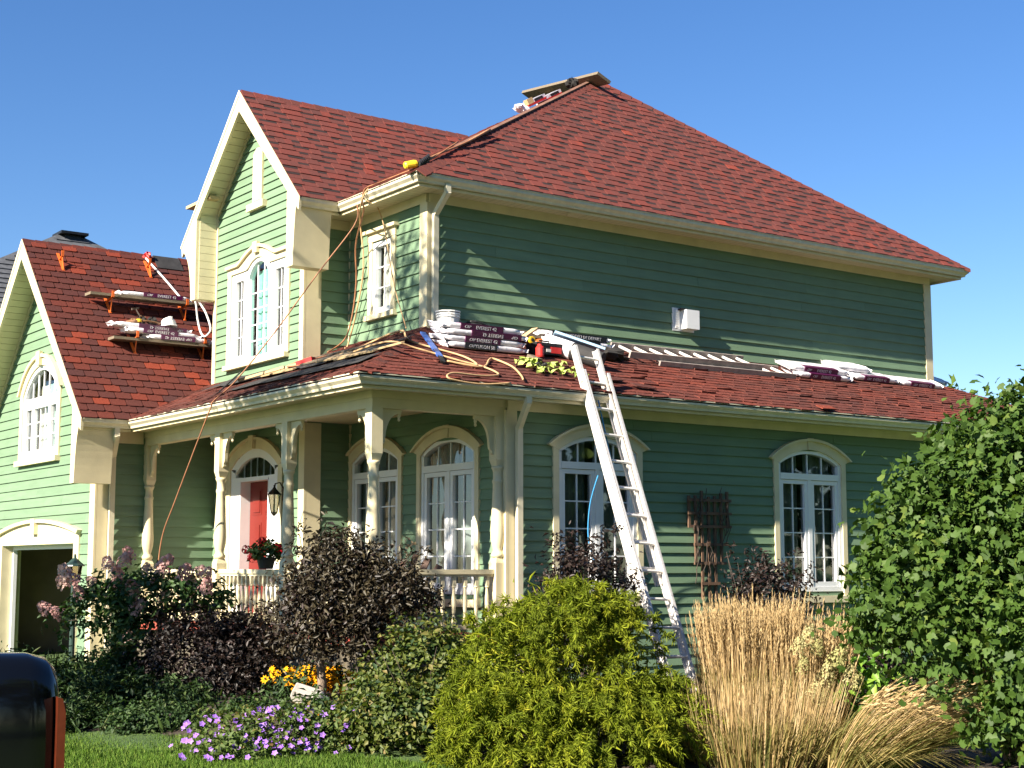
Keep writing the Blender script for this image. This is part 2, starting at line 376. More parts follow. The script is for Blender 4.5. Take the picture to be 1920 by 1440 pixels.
# planting bed: a low mounded sheet of dark soil
def bed(name, outline, lab):
    c = Vector((sum(p[0] for p in outline)/len(outline), sum(p[1] for p in outline)/len(outline)))
    mb = MB(); V = []; F = []; n = len(outline); rings = 6
    for r in range(rings+1):
        t = r/rings
        for p in outline:
            x = c.x+(p[0]-c.x)*(1-t); y = c.y+(p[1]-c.y)*(1-t)
            V.append((x,y,ground_z(x,y)+.006+ (0 if r == 0 else .07*min(1,t*3)+rng.uniform(-.02,.02))))
    for r in range(rings):
        for i in range(n): F.append((r*n+i, r*n+(i+1)%n, (r+1)*n+(i+1)%n, (r+1)*n+i))
    mb.add(V,F); o = mb.build(name, M['soil'], kind='structure'); o['label'] = lab
bed('garden_bed', [(-6.5,1.6),(-6.3,-.6),(-5.2,-2.3),(-4.9,-3.4),(-4.6,-4.1),(-3.4,-5.4),(-2.6,-7.2),(-1.4,-8.1),(.4,-7.0),(2.6,-4.6),(6,-3.0),(6,-1.9),(-1.9,-1.95),(-2.1,2.0),(-3.2,3.4),(-5,3.4)], 'dark soil of the planting bed in front of the porch')
bed('garden_bed', [(-1.0,-9.6),(.4,-10),(1.7,-8.4),(1.6,-7.4),(.6,-7.2),(-.7,-8.2)], 'dark soil under the big leafy shrub at right')
db = MB(); db.box((-14,5.4,.004),(-2.6,9.3,.012)); o = db.build('driveway', mat('asphalt',(.05,.05,.052),.9,.2,5,.5,80), kind='structure'); o['label'] = 'asphalt driveway leading to the open garage'

# ================================================================== the house
H_ = thing('house', (0,0,0), 'two-storey green clapboard house with cream trim and red shingle roofs under repair', 'house')
o_, H, L_, y1, xg, yc, Hr = .4871, 6.5788, 10.0, 1.5547, -1.0442, 3.5142, 8.5639
pw, yw, G = .7024, 2.056, 3.6932
xa, ya1, yac, Ra, xaw, yaw = -2.9482, 4.3411, 7.3222, 6.7715, -2.5336, 4.8477
eY = -1.7666; gx, gy = -2.2953, -2.2532
mS, mF, mL = .9758, .56833, .4375
mW = (Hr-H)/(yc-y1); mG = (Ra-G)/(yac-ya1)
AP = (5.0, 2.7087, 9.6973)

def opening_u(op, z):
    uc, hw, z0, sp, ap = op
    if z < z0 or z > ap: return None
    if z <= sp: return (uc-hw, uc+hw)
    k = math.sqrt(max(0, 1-((z-sp)/(ap-sp))**2)); return (uc-hw*k, uc+hw*k)

def siding(fr, region, z0, z1, ex, ops, name='wall', th=.025, boards=True):
    region = ccw(region); us = [p[0] for p in region]; ua, ub = min(us)-.1, max(us)+.1
    sheet = MB(); rows = []
    n = int(math.ceil((z1-z0)/ex))
    for i in range(n):
        z = z0+i*ex; mid = z+ex*.5; ints = [(ua,ub)]
        for op in ops:
            r = opening_u(op, mid)
            if r:
                new = []
                for a,b in ints:
                    if r[1] <= a or r[0] >= b: new.append((a,b)); continue
                    if r[0] > a: new.append((a,r[0]))
                    if r[1] < b: new.append((r[1],b))
                ints = new
        for a,b in ints:
            q = clean(clip([(a,z),(b,z),(b,z+ex),(a,z+ex)], region))
            if len(q) >= 3 and abs(area(q)) > 1e-4: sheet.add([fr.p(u,v,-.006) for u,v in q], [tuple(range(len(q)))])
            rows.append((z,a,b))
    wall = sheet.build(name, M['green'], H_)
    if boards:
        for z,a,b in rows:
            # split very long courses at a butt joint, as the real boards are
            cuts = [a,b]
            if b-a > 4.2:
                k_ = int((b-a)/3.66)+1; f_ = rng.uniform(.25,1.0)*3.66; cuts = [a]+[a+f_+3.66*q for q in range(k_) if f_+3.66*q < b-a-.35]+[b]
            for c,d in zip(cuts,cuts[1:]):
                q = clean(clip([(c,z),(d-.002,z),(d-.002,z+ex*1.1),(c,z+ex*1.1)], region))
                if len(q) < 3 or abs(area(q)) < 6e-3: continue
                mb = MB(); mb.rn = rng.random(); j = rng.uniform(-.0012,.0012)
                mb.plate(q, fr, lambda u,v: (th+j)*(1-(v-z)/(ex*1.1))+.002, -.004)
                bo = mb.build('clapboard', M['green'], wall)
    return wall

# openings (uc, half width, z bottom, spring, apex)
A_hw, A_z0, A_sp, A_ap = .62, 1.28, 3.02, 3.215
win_side = [1.37, 5.11]
win_porch = [.53, -1.25]          # u = -y
opA = lambda u: (u, A_hw+.03, A_z0-.02, A_sp, A_ap+.03)
opB = (-3.46, .90, 4.56, 5.95, 6.16)
opC = (-7.40, .86, 3.28, 4.36, 4.85)
opD = (-1.12, .27, 5.00, 6.06, 6.07)
opDoor = (-3.46, .80, .80, 3.02, 3.31)
opGar = (-7.32, 1.72, .0, 1.98, 1.985)

siding(FY(0), [(0.02,4.6),(9.98,4.6),(9.98,6.36),(0.02,6.36)], 6.33-12*.149, 6.36, .149, [])
siding(FY(eY), [(0.02,.25),(11.77,.25),(11.77,3.47),(0.02,3.47)], 3.455-25*.128, 3.47, .128, [opA(u) for u in win_side])
siding(FX(0), [(-2.05,4.55),(-.02,4.55),(-.02,6.36),(-2.05,6.36)], 6.33-12*.15, 6.36, .15, [opD])
siding(FX(0), [(-2.05,.75),(1.75,.75),(1.75,3.6),(-2.05,3.6)], .75, 3.6, .128, [opA(u) for u in win_porch])
wtop = lambda y: 8.45-abs(y-yc)*mW
siding(FX(-pw), [(-4.96,4.25),(-2.07,4.25),(-2.07,wtop(2.07)),(-yc,wtop(yc)),(-4.96,wtop(4.96))], 4.24, 8.45, .122, [opB])
siding(FX(-pw), [(-4.84,.75),(-1.98,.75),(-1.98,3.6),(-4.84,3.6)], .75, 3.6, .128, [opDoor])
siding(FY(yw), [(-pw+.02,4.3),(-.01,4.3),(-.01,6.36),(-pw+.02,6.36)], 6.33-14*.15, 6.36, .15, [])
siding(FY(yw-.1), [(-pw+.02,.75),(-.01,.75),(-.01,3.6),(-pw+.02,3.6)], .75, 3.6, .128, [])
siding(FY(yaw), [(xaw+.02,.5),(-pw,.5),(-pw,3.6),(xaw+.02,3.6)], 3.40-20*.15, 3.42, .15, [])
gtop = lambda y: 6.65-abs(y-yac)*mG
siding(FX(xaw), [(-9.8,.05),(-yaw-.02,.05),(-yaw-.02,gtop(yaw)),(-yac,gtop(yac)),(-9.8,gtop(9.8))], .0, 6.65, .15, [opC, opGar])
# plain closing walls on the sides the photograph does not show
cl = MB()
for lo,hi in (((9.96,.03,4.4),(9.99,5.4,6.5)),((.03,5.39,4.4),(9.96,5.42,6.5)),((11.74,eY+.03,.0),(11.77,9.0,3.6)),((-pw+.03,4.94,4.2),(.0,4.97,6.9)),
              ((xaw+.03,9.77,.0),(3.0,9.8,4.1)),((3.0,5.5,.0),(3.03,9.8,5.6)),((3.03,8.97,.0),(11.74,9.0,3.6)),((-.004,.03,3.6),(-.03+.02,5.3,4.7))): cl.box(lo,hi)
cl.build('wall', M['green'], H_)
# inner floor over the ground storey keeps the interior dark
fl = MB(); fl.box((.04,eY+.04,3.62),(11.7,8.9,3.66)); fl.box((.04,.04,6.40),(9.9,5.36,6.44)); fl.box((.04,eY+.04,.6),(11.7,8.9,.7)); fl.build('inner_floor', M['room'], H_)

# ------------------------------------------------------------------ roofs
def roof_deck(pts, th=.05, name='roof'):
    P = [Vector(p) for p in pts]; n = (P[1]-P[0]).cross(P[2]-P[0]).normalized()
    mb = MB(); k = len(P); mb.add([p-n*.006 for p in P]+[p-n*th for p in P], [tuple(range(k)), tuple(range(2*k-1,k-1,-1))]+[(i,k+i,k+(i+1)%k,(i+1)%k) for i in range(k)])
    return mb.build(name, M['deck'], H_)

SH_MESH = []
def slate_poly(u,v,wd,ex,ch=.028): return [(u+ch,v),(u+wd-ch,v),(u+wd,v+ch*.8),(u+wd,v+ex),(u,v+ex),(u,v+ch*.8)]

def shingles_slate(fr, region, roof, ex=.152, wd=.245, objlim=None):
    region = ccw(region); V = max(p[1] for p in region); U0 = min(p[0] for p in region); U1 = max(p[0] for p in region)
    variants = []
    for k in range(14):
        mb = MB(); mb.rn = rng.betavariate(1.5,1.8) if k else .97
        mb.plate(slate_poly(0,0,wd-.014,ex*1.06), W0, lambda u,v: .017*(1-v/(ex*1.2))+.004, -.003)
        ob = mb.build('shingle', M['shin']); variants.append(ob.data); bpy.data.objects.remove(ob)
    far = MB(); n = 0
    for r in range(int(V/ex)+1):
        v = r*ex; off = (r%2)*.5*wd+rng.uniform(-.02,.02); k0 = int((U0-off)/wd)-2
        for k in range(k0, int((U1-off)/wd)+2):
            u = off+k*wd; full = slate_poly(u,v,wd-.014,ex*1.06); q = clean(clip(full, region))
            if len(q) < 3 or abs(area(q)) < .002: continue
            tilt = rng.uniform(-.002,.003)
            if objlim(u,v) and n < 300:
                if abs(area(q)-area(full)) < 1e-6: link('shingle', variants[rng.randrange(14)], roof, fr.m(u,v,tilt+.001))
                else:
                    mb = MB(); mb.rn = rng.betavariate(1.5,1.8); mb.plate(q, fr, lambda a,b: .017*(1-(b-v)/(ex*1.2))+.004+tilt, -.003); mb.build('shingle', M['shin'], roof)
                n += 1
            else:
                far.rn = rng.betavariate(1.5,1.8); far.plate(q, fr, lambda a,b: .017*(1-(b-v)/(ex*1.2))+.004, -.003)
    if far.f: far.build('shingle_courses', M['shin'], roof, kind='stuff')

def shingles_lam(fr, region, roof, ex=.155):
    region = ccw(region); V = max(p[1] for p in region); U0 = min(p[0] for p in region); U1 = max(p[0] for p in region); mb = MB()
    for r in range(int(V/ex)+1):
        v = r*ex; u = U0-rng.random()*.6; jit = rng.uniform(-.002,.002)
        while u < U1:
            gap = rng.uniform(.13,.30); tooth = rng.uniform(.16,.34)
            q = clean(clip([(u,v),(u+gap,v),(u+gap,v+ex*1.05),(u,v+ex*1.05)], region))
            if len(q) > 2 and abs(area(q)) > 1e-4:
                mb.rn = min(1,max(.06,rng.gauss(.45,.13))); mb.plate(q, fr, lambda a,b: .008*(1-(b-v)/(ex*1.15))+.002+jit, -.004)
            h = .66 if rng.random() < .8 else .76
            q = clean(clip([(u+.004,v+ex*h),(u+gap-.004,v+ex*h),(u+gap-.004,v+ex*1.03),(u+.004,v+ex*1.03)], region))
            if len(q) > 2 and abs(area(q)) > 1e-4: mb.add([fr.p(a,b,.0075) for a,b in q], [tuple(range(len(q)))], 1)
            u += gap
            c0 = rng.random()
            parts = [tooth] if tooth < .26 else [tooth*.5, tooth*.5]
            for wd in parts:
                q = clean(clip([(u,v+rng.uniform(-.003,.003)),(u+wd,v),(u+wd,v+ex*1.05),(u,v+ex*1.05)], region))
                if len(q) > 2 and abs(area(q)) > 1e-4:
                    mb.rn = min(1,max(.06,rng.gauss(.50,.17))); mb.plate(q, fr, lambda a,b: .014*(1-(b-v)/(ex*1.3))+.003+jit, -.004)
                u += wd
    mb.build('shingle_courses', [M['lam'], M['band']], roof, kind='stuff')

def shingles_old(fr, region, roof, ex=.135, wd=.26, curl=.02, name='shingle_courses', warm=0.0):
    region = ccw(region); V = max(p[1] for p in region); U0 = min(p[0] for p in region); U1 = max(p[0] for p in region); mb = MB()
    for r in range(int(V/ex)+1):
        v = r*ex; off = (r%2)*.5*wd+rng.uniform(-.03,.03); u = U0-wd+off
        while u < U1:
            a0, a1 = u+rng.uniform(0,.006), u+wd-rng.uniform(.004,.016); m_ = (a0+a1)/2+rng.uniform(-.04,.04)
            dv = [rng.uniform(-.008,.006) for _ in range(3)]; hh = [max(.004, rng.gauss(.008,.004)), .005+rng.random()*.003, max(.004, rng.gauss(.010,.005))]
            if rng.random() < .05: hh = [h+curl*.6 for h in hh]
            q = [(a0,v+dv[0]),(m_,v+dv[1]),(a1,v+dv[2]),(a1,v+ex*1.08),(a0,v+ex*1.08)]
            q2 = clean(clip(q, region))
            if len(q2) > 2 and abs(area(q2)) > 2e-4:
                patch = .5+.5*math.sin(u*1.3+1.1)*math.sin(v*1.9+.4)
                mb.rn = min(1,max(0, rng.gauss(.30+.35*patch+warm,.12)))
                def hf(a,b):
                    t = max(0, 1-(b-v)/(ex*1.15)); s = (a-a0)/(a1-a0); e = hh[0]*(1-s)**2*1.0+hh[1]*2*s*(1-s)+hh[2]*s*s
                    return e*t*1.15+.003
                # split into two faces so that the curl is not a twisted ngon
                k = len(q2); top = [fr.p(a,b,hf(a,b)) for a,b in q2]; bot = [fr.p(a,b,-.004) for a,b in q2]
                cx = sum(a for a,_ in q2)/k; cy = sum(b for _,b in q2)/k; ctr = fr.p(cx,cy,hf(cx,cy))
                mb.add(top+bot+[ctr], [(i,(i+1)%k,2*k) for i in range(k)]+[(i,k+i,k+(i+1)%k,(i+1)%k) for i in range(k)])
            u += wd
    mb.build(name, M['old'], roof, kind='stuff')

kS = math.sqrt(1+mS*mS); kF = math.sqrt(1+mF*mF); kW = math.sqrt(1+mW*mW); kG = math.sqrt(1+mG*mG); kL = math.sqrt(1+mL*mL)
JX = (Hr-H)/mF-o_            # where the wing ridge runs into the front slope
# main hip roof
r_ = roof_deck([(-o_,-o_,H),(L_+o_,-o_,H),AP])
shingles_lam(Fr((-o_,-o_,H),(1,0,0),(0,1,mS)), [(0,-.02),(L_+2*o_,-.02),(AP[0]+o_,(AP[1]+o_)*kS)], r_)
r_ = roof_deck([(-o_,y1,H),(-o_,-o_,H),AP,(JX,yc,Hr)])
shingles_lam(Fr((-o_,0,H),(0,-1,0),(1,0,mF)), [(o_,-.02),(-y1,-.02),(-yc,(JX+o_)*kF),(-AP[1],(AP[0]+o_)*kF)], r_)
roof_deck([(L_+o_,-o_,H),(L_+o_,2*AP[1]+o_,H),AP]); roof_deck([(L_+o_,2*AP[1]+o_,H),(-o_,2*AP[1]+o_,H),AP])
roof_deck([(-o_,2*AP[1]+o_,H),(-o_,y1,H),(JX,yc,Hr),AP])
# wing (upper gable)
r_ = roof_deck([(xg,y1,H),(-o_,y1,H),(JX,yc,Hr),(xg,yc,Hr)], .06)
shingles_lam(Fr((xg,y1,H),(1,0,0),(0,1,mW)), [(-.02,-.02),(-o_-xg,-.02),(JX-xg,(yc-y1)*kW),(-.02,(yc-y1)*kW)], r_)
r_ = roof_deck([(JX,yc,Hr),(-o_+.02,2*yc-y1,H),(xg,2*yc-y1,H),(xg,yc,Hr)], .06)
# garage gable
r_ = roof_deck([(xa,ya1,G),(gx,ya1,G),(3.0,ya1+(3-gx)*mL/mG,G+(3-gx)*mL),(3.0,yac,Ra),(xa,yac,Ra)], .06)
shingles_slate(Fr((xa,ya1,G),(1,0,0),(0,1,mG)), [(-.02,-.02),(gx-xa,-.02),(3-xa,(3-gx)*mL/mG*kG),(3-xa,(yac-ya1)*kG-.02),(-.02,(yac-ya1)*kG-.02)], r_, objlim=lambda u,v: u < 2.6)
garage_roof = r_
roof_deck([(3.0,yac,Ra),(3.0,2*yac-ya1,G),(xa,2*yac-ya1,G),(xa,yac,Ra)], .06)
# porch roof and the low roof along the side
r_ = roof_deck([(gx,ya1,G),(gx,gy,G),(0.0,0.0,G+(0-gy)*mL),(0.0,ya1+(0-gx)*mL/mG,G+(0-gx)*mL)], .05)
shingles_old(Fr((gx,0,G),(0,-1,0),(1,0,mL)), [(-gy,-.015),(-ya1,-.015),(-(ya1-gx*mL/mG),-gx*kL),(-.0,-gx*kL)], r_, warm=-.22)
porch_roof = r_
r_ = roof_deck([(gx,gy,G),(12.25,gy,G),(10.0,0,G-gy*mL),(0.0,0,G-gy*mL)], .05)
shingles_old(Fr((gx,gy,G),(1,0,0),(0,1,mL)), [(0,-.015),(12.25-gx,-.015),(10-gx,-gy*kL),(-gx,-gy*kL)], r_)
side_roof = r_
roof_deck([(12.25,gy,G),(12.25,9.0,G),(10.0,7.0,G-gy*mL),(10.0,0,G-gy*mL)], .05)
roof_deck([(3.0,6.7,4.7),(10.0,5.4,4.7),(12.25,9.4,G),(3.0,9.4,G)], .05)

# ridge and hip caps: folded overlapping pieces along a line
def caps(a, b, n1, n2, step, wd, parent, name='ridge_cap', material='shin', lift=.012, objs=True):
    a = Vector(a); b = Vector(b); d = (b-a).normalized(); Ln = (b-a).length
    s1 = d.cross(Vector(n1)).normalized(); s2 = d.cross(Vector(n2)).normalized()
    if s1.dot(Vector((0,0,-1))) < 0: s1 = -s1
    if s2.dot(Vector((0,0,-1))) < 0: s2 = -s2
    nn = (Vector(n1).normalized()+Vector(n2).normalized()).normalized()
    for i in range(int(Ln/step)):
        p = a+d*(i*step); q = a+d*min(Ln,(i+1.12)*step); mb = MB(); mb.rn = min(1,max(.05,rng.gauss(.45,.2)))
        P = []
        for c,h in ((p,.014),(q,.004)):
            P += [c+s1*wd+nn*(lift+h-.01), c+nn*(lift+h), c+s2*wd+nn*(lift+h-.01)]
        P += [x-nn*.02 for x in P]
        mb.add(P, [(0,1,4,3),(1,2,5,4),(0,6,7,1),(1,7,8,2),(0,3,9,6),(2,8,11,5)])
        mb.build(name, M[material], parent)
caps((xa-.02,yac,Ra), (-.80,yac,Ra), (0,-mG,1), (0,mG,1), .20, .14, garage_roof)
caps((-.35,yac,Ra), (.9,yac,Ra), (0,-mG,1), (0,mG,1), .20, .14, garage_roof)
caps((-o_,-o_,H), AP, (0,-mS,1), (-mF,0,1), .15, .15, side_roof, material='lam')
hp = MB(); hv = (Vector(AP)-Vector((-o_,-o_,H))); hn = Vector((-mF,-mS,2)).normalized()
hp.beam(Vector((.5,.10,7.18))+hn*.012, Vector(AP)+hn*.014, .06, .022, hn); hp.build('hip_board', M['hipb'], H_)
caps((xg,yc,Hr), (JX,yc,Hr), (0,-mW,1), (0,mW,1), .2, .12, H_, material='lam')
hv2 = Vector((L_+o_,-o_,H)); caps(hv2, AP, (0,-mS,1), (mF,0,1), .2, .10, H_, material='lam')
caps((gx+.05,gy+.05,G+.02), (0,0,G-gy*mL), (0,-mL,1), (-mL,0,1), .2, .13, side_roof, material='old')
# black felt showing at the unfinished garage ridge
fb = MB(); ff = Fr((xa,ya1,G),(1,0,0),(0,1,mG)); fb.box((2.14,3.93,.016),(2.60,4.27,.028), ff); fb.build('felt_strip', M['felt'], garage_roof)
# torn felt and bare boards on the porch roof against the wing
fp = Fr((gx,0,G),(0,-1,0),(1,0,mL))
def ragged(u0,u1,v0,v1,h,m,name,parent,nv=9,fr=fp):
    mb = MB(); lo = []; hi = []
    for i in range(nv):
        t = i/(nv-1); lo.append((u0+(u1-u0)*t, v0+rng.uniform(-.06,.06))); hi.append((u0+(u1-u0)*t, v1+rng.uniform(-.05,.05)))
    mb.strip(lo,hi,fr,h-.004,h,0) if False else mb.add([fr.p(u,v,h+rng.uniform(0,.012)) for u,v in lo]+[fr.p(u,v,h+rng.uniform(0,.012)) for u,v in hi], [(i,i+1,nv+i+1,nv+i) for i in range(nv-1)])
    return mb.build(name, M[m], parent)
ragged(-3.9,1.0,1.05,1.62,.034,'felt','felt_strip',porch_roof,20)
ragged(-1.9,1.5,.45,.85,.030,'felt','felt_strip',porch_roof,14)
for (u0,u1,v,wd,m) in ((-2.2,.2,1.28,.10,'wood'),(-1.5,.6,1.58,.07,'wood'),(-.6,1.2,1.12,.08,'woodend'),(-1.9,-.9,.98,.06,'woodend'),(.2,1.6,.92,.05,'woodend')):
    b = MB(); q = Fr(fp.p(u0,v,.045),(fp.p(u1,v+rng.uniform(-.25,.2),.05)-fp.p(u0,v,.045)),fp.v); b.box((0,0,0),(abs(u1-u0),wd,.018),q)
    o = b.build('sheathing_board', M[m], porch_roof)

# ------------------------------------------------------------------ gutters, fascias, soffits, friezes
GP = [(0,0),(0,-.115),(.058,-.115),(.066,-.085),(.104,-.05),(.104,-.012),(.115,-.008),(.115,.004),(.092,.002),(.090,-.045),(.052,-.10),(.008,-.10),(.008,0)]
def gutter(path, z, side=1):
    mb = MB(); mb.sweep(path, z, GP, side); mb.build('gutter', M['gutter'], H_)
def fascia(path, z0, z1, side=1):
    mb = MB(); mb.sweep(path, 0, [(-.022,z0),(-.001,z0),(-.001,z1),(-.022,z1)], side); mb.sweep(path, 0, [(-.001,z0-.004),(.012,z0-.004),(.012,z0+.028),(-.001,z0+.028)], side); mb.build('fascia', M['cream'], H_)
gi = o_-.115
gutter([(-gi,y1+.11),(-gi,-gi),(L_+gi,-gi),(L_+gi,3)], H)
gutter([(xg+.01,y1+.115),(-gi-.02,y1+.115)], H)
gutter([(-.5,2*yc-y1-.115),(xg+.01,2*yc-y1-.115)], H)
gutter([(-gi,6.2),(-gi,5.1)], H-.03)
fascia([(-gi,y1+.11),(-gi,-gi),(L_+gi,-gi),(L_+gi,3)], H-.155, H-.01); fascia([(xg+.06,y1+.12),(-gi-.02,y1+.12)], H-.155, H-.01)
gxi, gyi, gai = gx+.115, gy+.115, ya1+.115
gutter([(gxi,gai),(gxi,gyi),(12.135,gyi),(12.135,2)], G)
gutter([(xa+.01,gai),(gxi-.02,gai)], G-.002)
fascia([(gxi,gai),(gxi,gyi),(12.135,gyi),(12.135,2)], G-.15, G-.01); fascia([(xa+.05,gai+.004),(gxi-.02,gai+.004)], G-.15, G-.01)
gutter([(-.52,2*yac-ya1-.115),(xa+.01,2*yac-ya1-.115)], G)
def sheet(name, lo, hi, m, mb=None):
    b = MB(); b.box(lo,hi); return b.build(name, M[m], H_)
zs = H-.125
sheet('soffit', (-gi+.02,-gi+.022,zs),(L_+gi,-.001,zs+.012), 'soffx'); sheet('soffit', (-gi+.022,0,zs),(-.001,yw,zs+.012), 'soffy')
sheet('soffit', (-pw,y1+.14,zs-.001),(-gi,yw,zs+.011), 'soffx'); sheet('soffit', (L_,-.0,zs),(L_+gi,5.5,zs+.012), 'soffy')
zl = G-.12
sheet('porch_ceiling', (gxi+.022,gyi+.022,zl),(-.0,yaw,zl+.012), 'soffy'); sheet('soffit', (0.0,gyi+.022,zl),(12.1,eY,zl+.012), 'soffx')
sheet('soffit', (xaw,gai+.02,zl+.001),(gxi+.02,yaw,zl+.013), 'soffx')
def trim(lo, hi, name='frieze_board', m='cream', fr=W0):
    b = MB(); b.box(lo,hi,fr); return b.build(name, M[m], H_)
trim((.0,-.034,6.335),(L_,-.001,zs-.001)); trim((-.034,.0,6.335),(-.001,yw,zs-.001)); trim((-pw,yw-.034,6.32),(-.036,yw-.001,zs-.002))
trim((.0,eY-.034,3.455),(11.77,eY-.001,zl-.001)); trim((xaw,yaw-.034,3.40),(-1.86,yaw-.001,zl-.001))
# soffit vent cup
b = MB(); b.lathe([(.10,0),(.12,-.012),(.10,-.02),(.03,-.025)][::-1], (2.25,-.22,zs), 12); b.build('soffit_vent', M['cream'], H_)
b = MB(); b.box((-2.26,4.53,zl-.012),(-2.05,4.62,zl-.001)); b.build('soffit_vent', M['black'], H_)
# corner boards
def cboard(x, y, z0, z1, wx, wy, sx, sy, nm='corner_board'):
    """outside corner at (x,y); wx along X, wy along Y, sx/sy = direction the boards run"""
    b = MB(); t = .034
    b.box((min(x-t,x),min(y-t,y+sy*wy),z0),(max(x-t,x),max(y-t,y+sy*wy),z1)); b.build(nm, M['cream'], H_)
    b = MB(); b.box((min(x+.001,x+sx*wx),y-t+.001,z0),(max(x+.001,x+sx*wx),y-.001,z1)); b.build(nm, M['cream'], H_)
cboard(0,0,4.55,6.335,.13,.15,1,1)
b = MB(); b.box((L_-.15,-.034,4.55),(L_+.02,-.002,6.334)); b.build('corner_board', M['cream'], H_)
cboard(-pw,yw,4.25,6.32,.24,.085,1,1); b = MB(); b.box((-pw-.034,4.88,4.2),(-pw-.001,4.99,7.0)); b.build('corner_board', M['cream'], H_)
cboard(-pw,yw-.1,.83,3.56,.22,.13,1,1)
cboard(xaw,yaw,.05,3.40,.165,.17,1,1)
cboard(0,eY,.25,3.455,.13,.14,1,1)
b = MB(); b.box((-.02,yw-.036,4.6),(-.002,yw-.004,6.33)); b.box((-.036,yw-.136,.83),(-.004,yw-.104,3.56)); b.build('corner_strip', M['cream'], H_)
# downspouts
def downspout(pts, z1):
    b = MB(); P = [Vector(p) for p in pts]
    for p,q in zip(P,P[1:]):
        d = (q-p).normalized(); b.beam(p-d*.02, q+d*.02, .075, .055, (0,1,0) if abs(d.z) > .5 else (0,0,1))
    b.build('downspout', M['gutter'], H_)
downspout([(.02,-.43,6.47),(.02,-.43,6.38),(.06,-.085,6.17),(.06,-.085,4.72)], 0)
downspout([(.02,-2.17,3.58),(.02,-2.17,3.52),(.13,eY-.075,3.25),(.13,eY-.075,.4)], 0)
downspout([(-2.42,4.42,3.58),(-2.42,4.42,3.47),(-2.33,4.775,3.2),(-2.33,4.775,.3)], 0)

# ------------------------------------------------------------------ gables: barge boards, eave returns, slatted soffits
def arc_pts(p0, p1, p2, n=8):
    return [((1-t)**2*p0[0]+2*t*(1-t)*p1[0]+t*t*p2[0], (1-t)**2*p0[1]+2*t*(1-t)*p1[1]+t*t*p2[1]) for t in [i/n for i in range(n+1)]]
def gable(x0, xw, yctr, ztip, slope, yeR, yeL, zE, inR, inL, zb, botR, botL, kinkR, kinkL, depthR, bw=.20):
    fr = FX(x0); t = .03
    k = math.sqrt(1+slope*slope)
    for s,ye in ((-1,yeR),(1,yeL)):
        # barge board following the slope; u = -y
        P = [(-yctr, ztip-.02),(-(ye-s*-.0), ztip-.02-abs(ye-yctr)*slope),(-(ye-s*.02), ztip-.02-abs(ye-yctr)*slope-bw*.8),(-yctr, ztip-.02-bw*k)]
        b = MB(); b.prism(ccw(P), fr, -.012, .026); b.build('barge_board', M['cream'], H_)
        b = MB(); P = [(-yctr, ztip+.01),(-(ye+s*.02), ztip+.01-abs(ye+s*.02-yctr)*slope),(-(ye+s*.02), ztip+.01-abs(ye-yctr)*slope-.06),(-yctr, ztip+.01-.06*k)]
        b.prism(ccw(P), fr, .0265, .036); b.build('drip_edge', M['cream'], H_)
    # eave returns (curved boxes that drop below the eaves)
    for s,ye,yin,bot,kz,xb in ((-1,yeR,inR,botR,kinkR,depthR),(1,yeL,inL,botL,kinkL,xw+.02)):
        outer = arc_pts((ye-s*.10,zE-.13),(bot+s*.03,zE-.30),(bot,zb),9)
        poly = [(-y,z) for y,z in outer]+[(-yin,zb),(-yin,kz),(-(ye-s*.10),zE+.04)]
        b = MB(); b.prism(ccw(poly), fr, -(xb-x0), .0255); b.build('eave_return', M['cream'], H_)
gable(xg, -pw, yc, Hr, mW, y1, 2*yc-y1, H, 1.92, 4.93, 5.66, 1.72, 5.09, 6.74, 7.0, -.52)
gable(xa, xaw, yac, Ra, mG, ya1, 2*yac-ya1, G, 4.72, 2*yac-4.72, 2.79, 4.57, 2*yac-4.57, 4.0, 4.0, -2.43)
# slatted soffits under the left-hand rakes and on the inner faces of the left returns
def rake_soffit(x0, xw, yctr, ztip, slope, yl, zlow, drop, vface=None):
    base = MB(); k = math.sqrt(1+slope*slope); d = Vector((0,1,-slope)).normalized(); nrm = Vector((0,-slope,-1)).normalized()
    P0 = Vector((0,yctr,ztip-drop)); Ln = (yl-yctr)*k
    fr = Fr(P0, (1,0,0), d, nrm)   # h = outwards (downwards)
    base.box((x0+.02,0,-.02),(xw,Ln,-.012),fr); par = base.build('soffit', M['cream'], H_)
    n = int(Ln/.125)
    for i in range(n):
        b = MB(); b.box((x0+.022,i*Ln/n+.003,-.012),(xw-.002,(i+1)*Ln/n-.004,.0),fr); b.build('slat', M['cream'], par)
    # mirror side (hidden behind the board): plain
    fr2 = Fr(P0, (1,0,0), Vector((0,-1,-slope)).normalized(), Vector((0,slope,-1)).normalized())
    b = MB(); b.box((x0+.02,0,-.02),(xw,Ln*.8,-.006),fr2); b.build('soffit', M['cream'], H_)
    if vface:
        y, z0, z1 = vface; n = int((z1-z0)/.115)
        fr3 = Fr((0,y,z0),(1,0,0),(0,0,1),(0,-1,0)); pb = MB(); pb.box((x0+.03,0,-.003),(xw-.002,z1-z0,.001),fr3); pp = pb.build('return_panel', M['cream'], H_)
        for i in range(n):
            b = MB(); b.box((x0+.03,i*(z1-z0)/n+.003,.001),(xw-.003,(i+1)*(z1-z0)/n-.003,.011),fr3); b.build('slat', M['cream'], pp)
rake_soffit(xg, -pw, yc, Hr, mW, 4.93, 0, .13, (4.93,5.67,7.10))
rake_soffit(xa, xaw, yac, Ra, mG, 9.7, 0, .13)
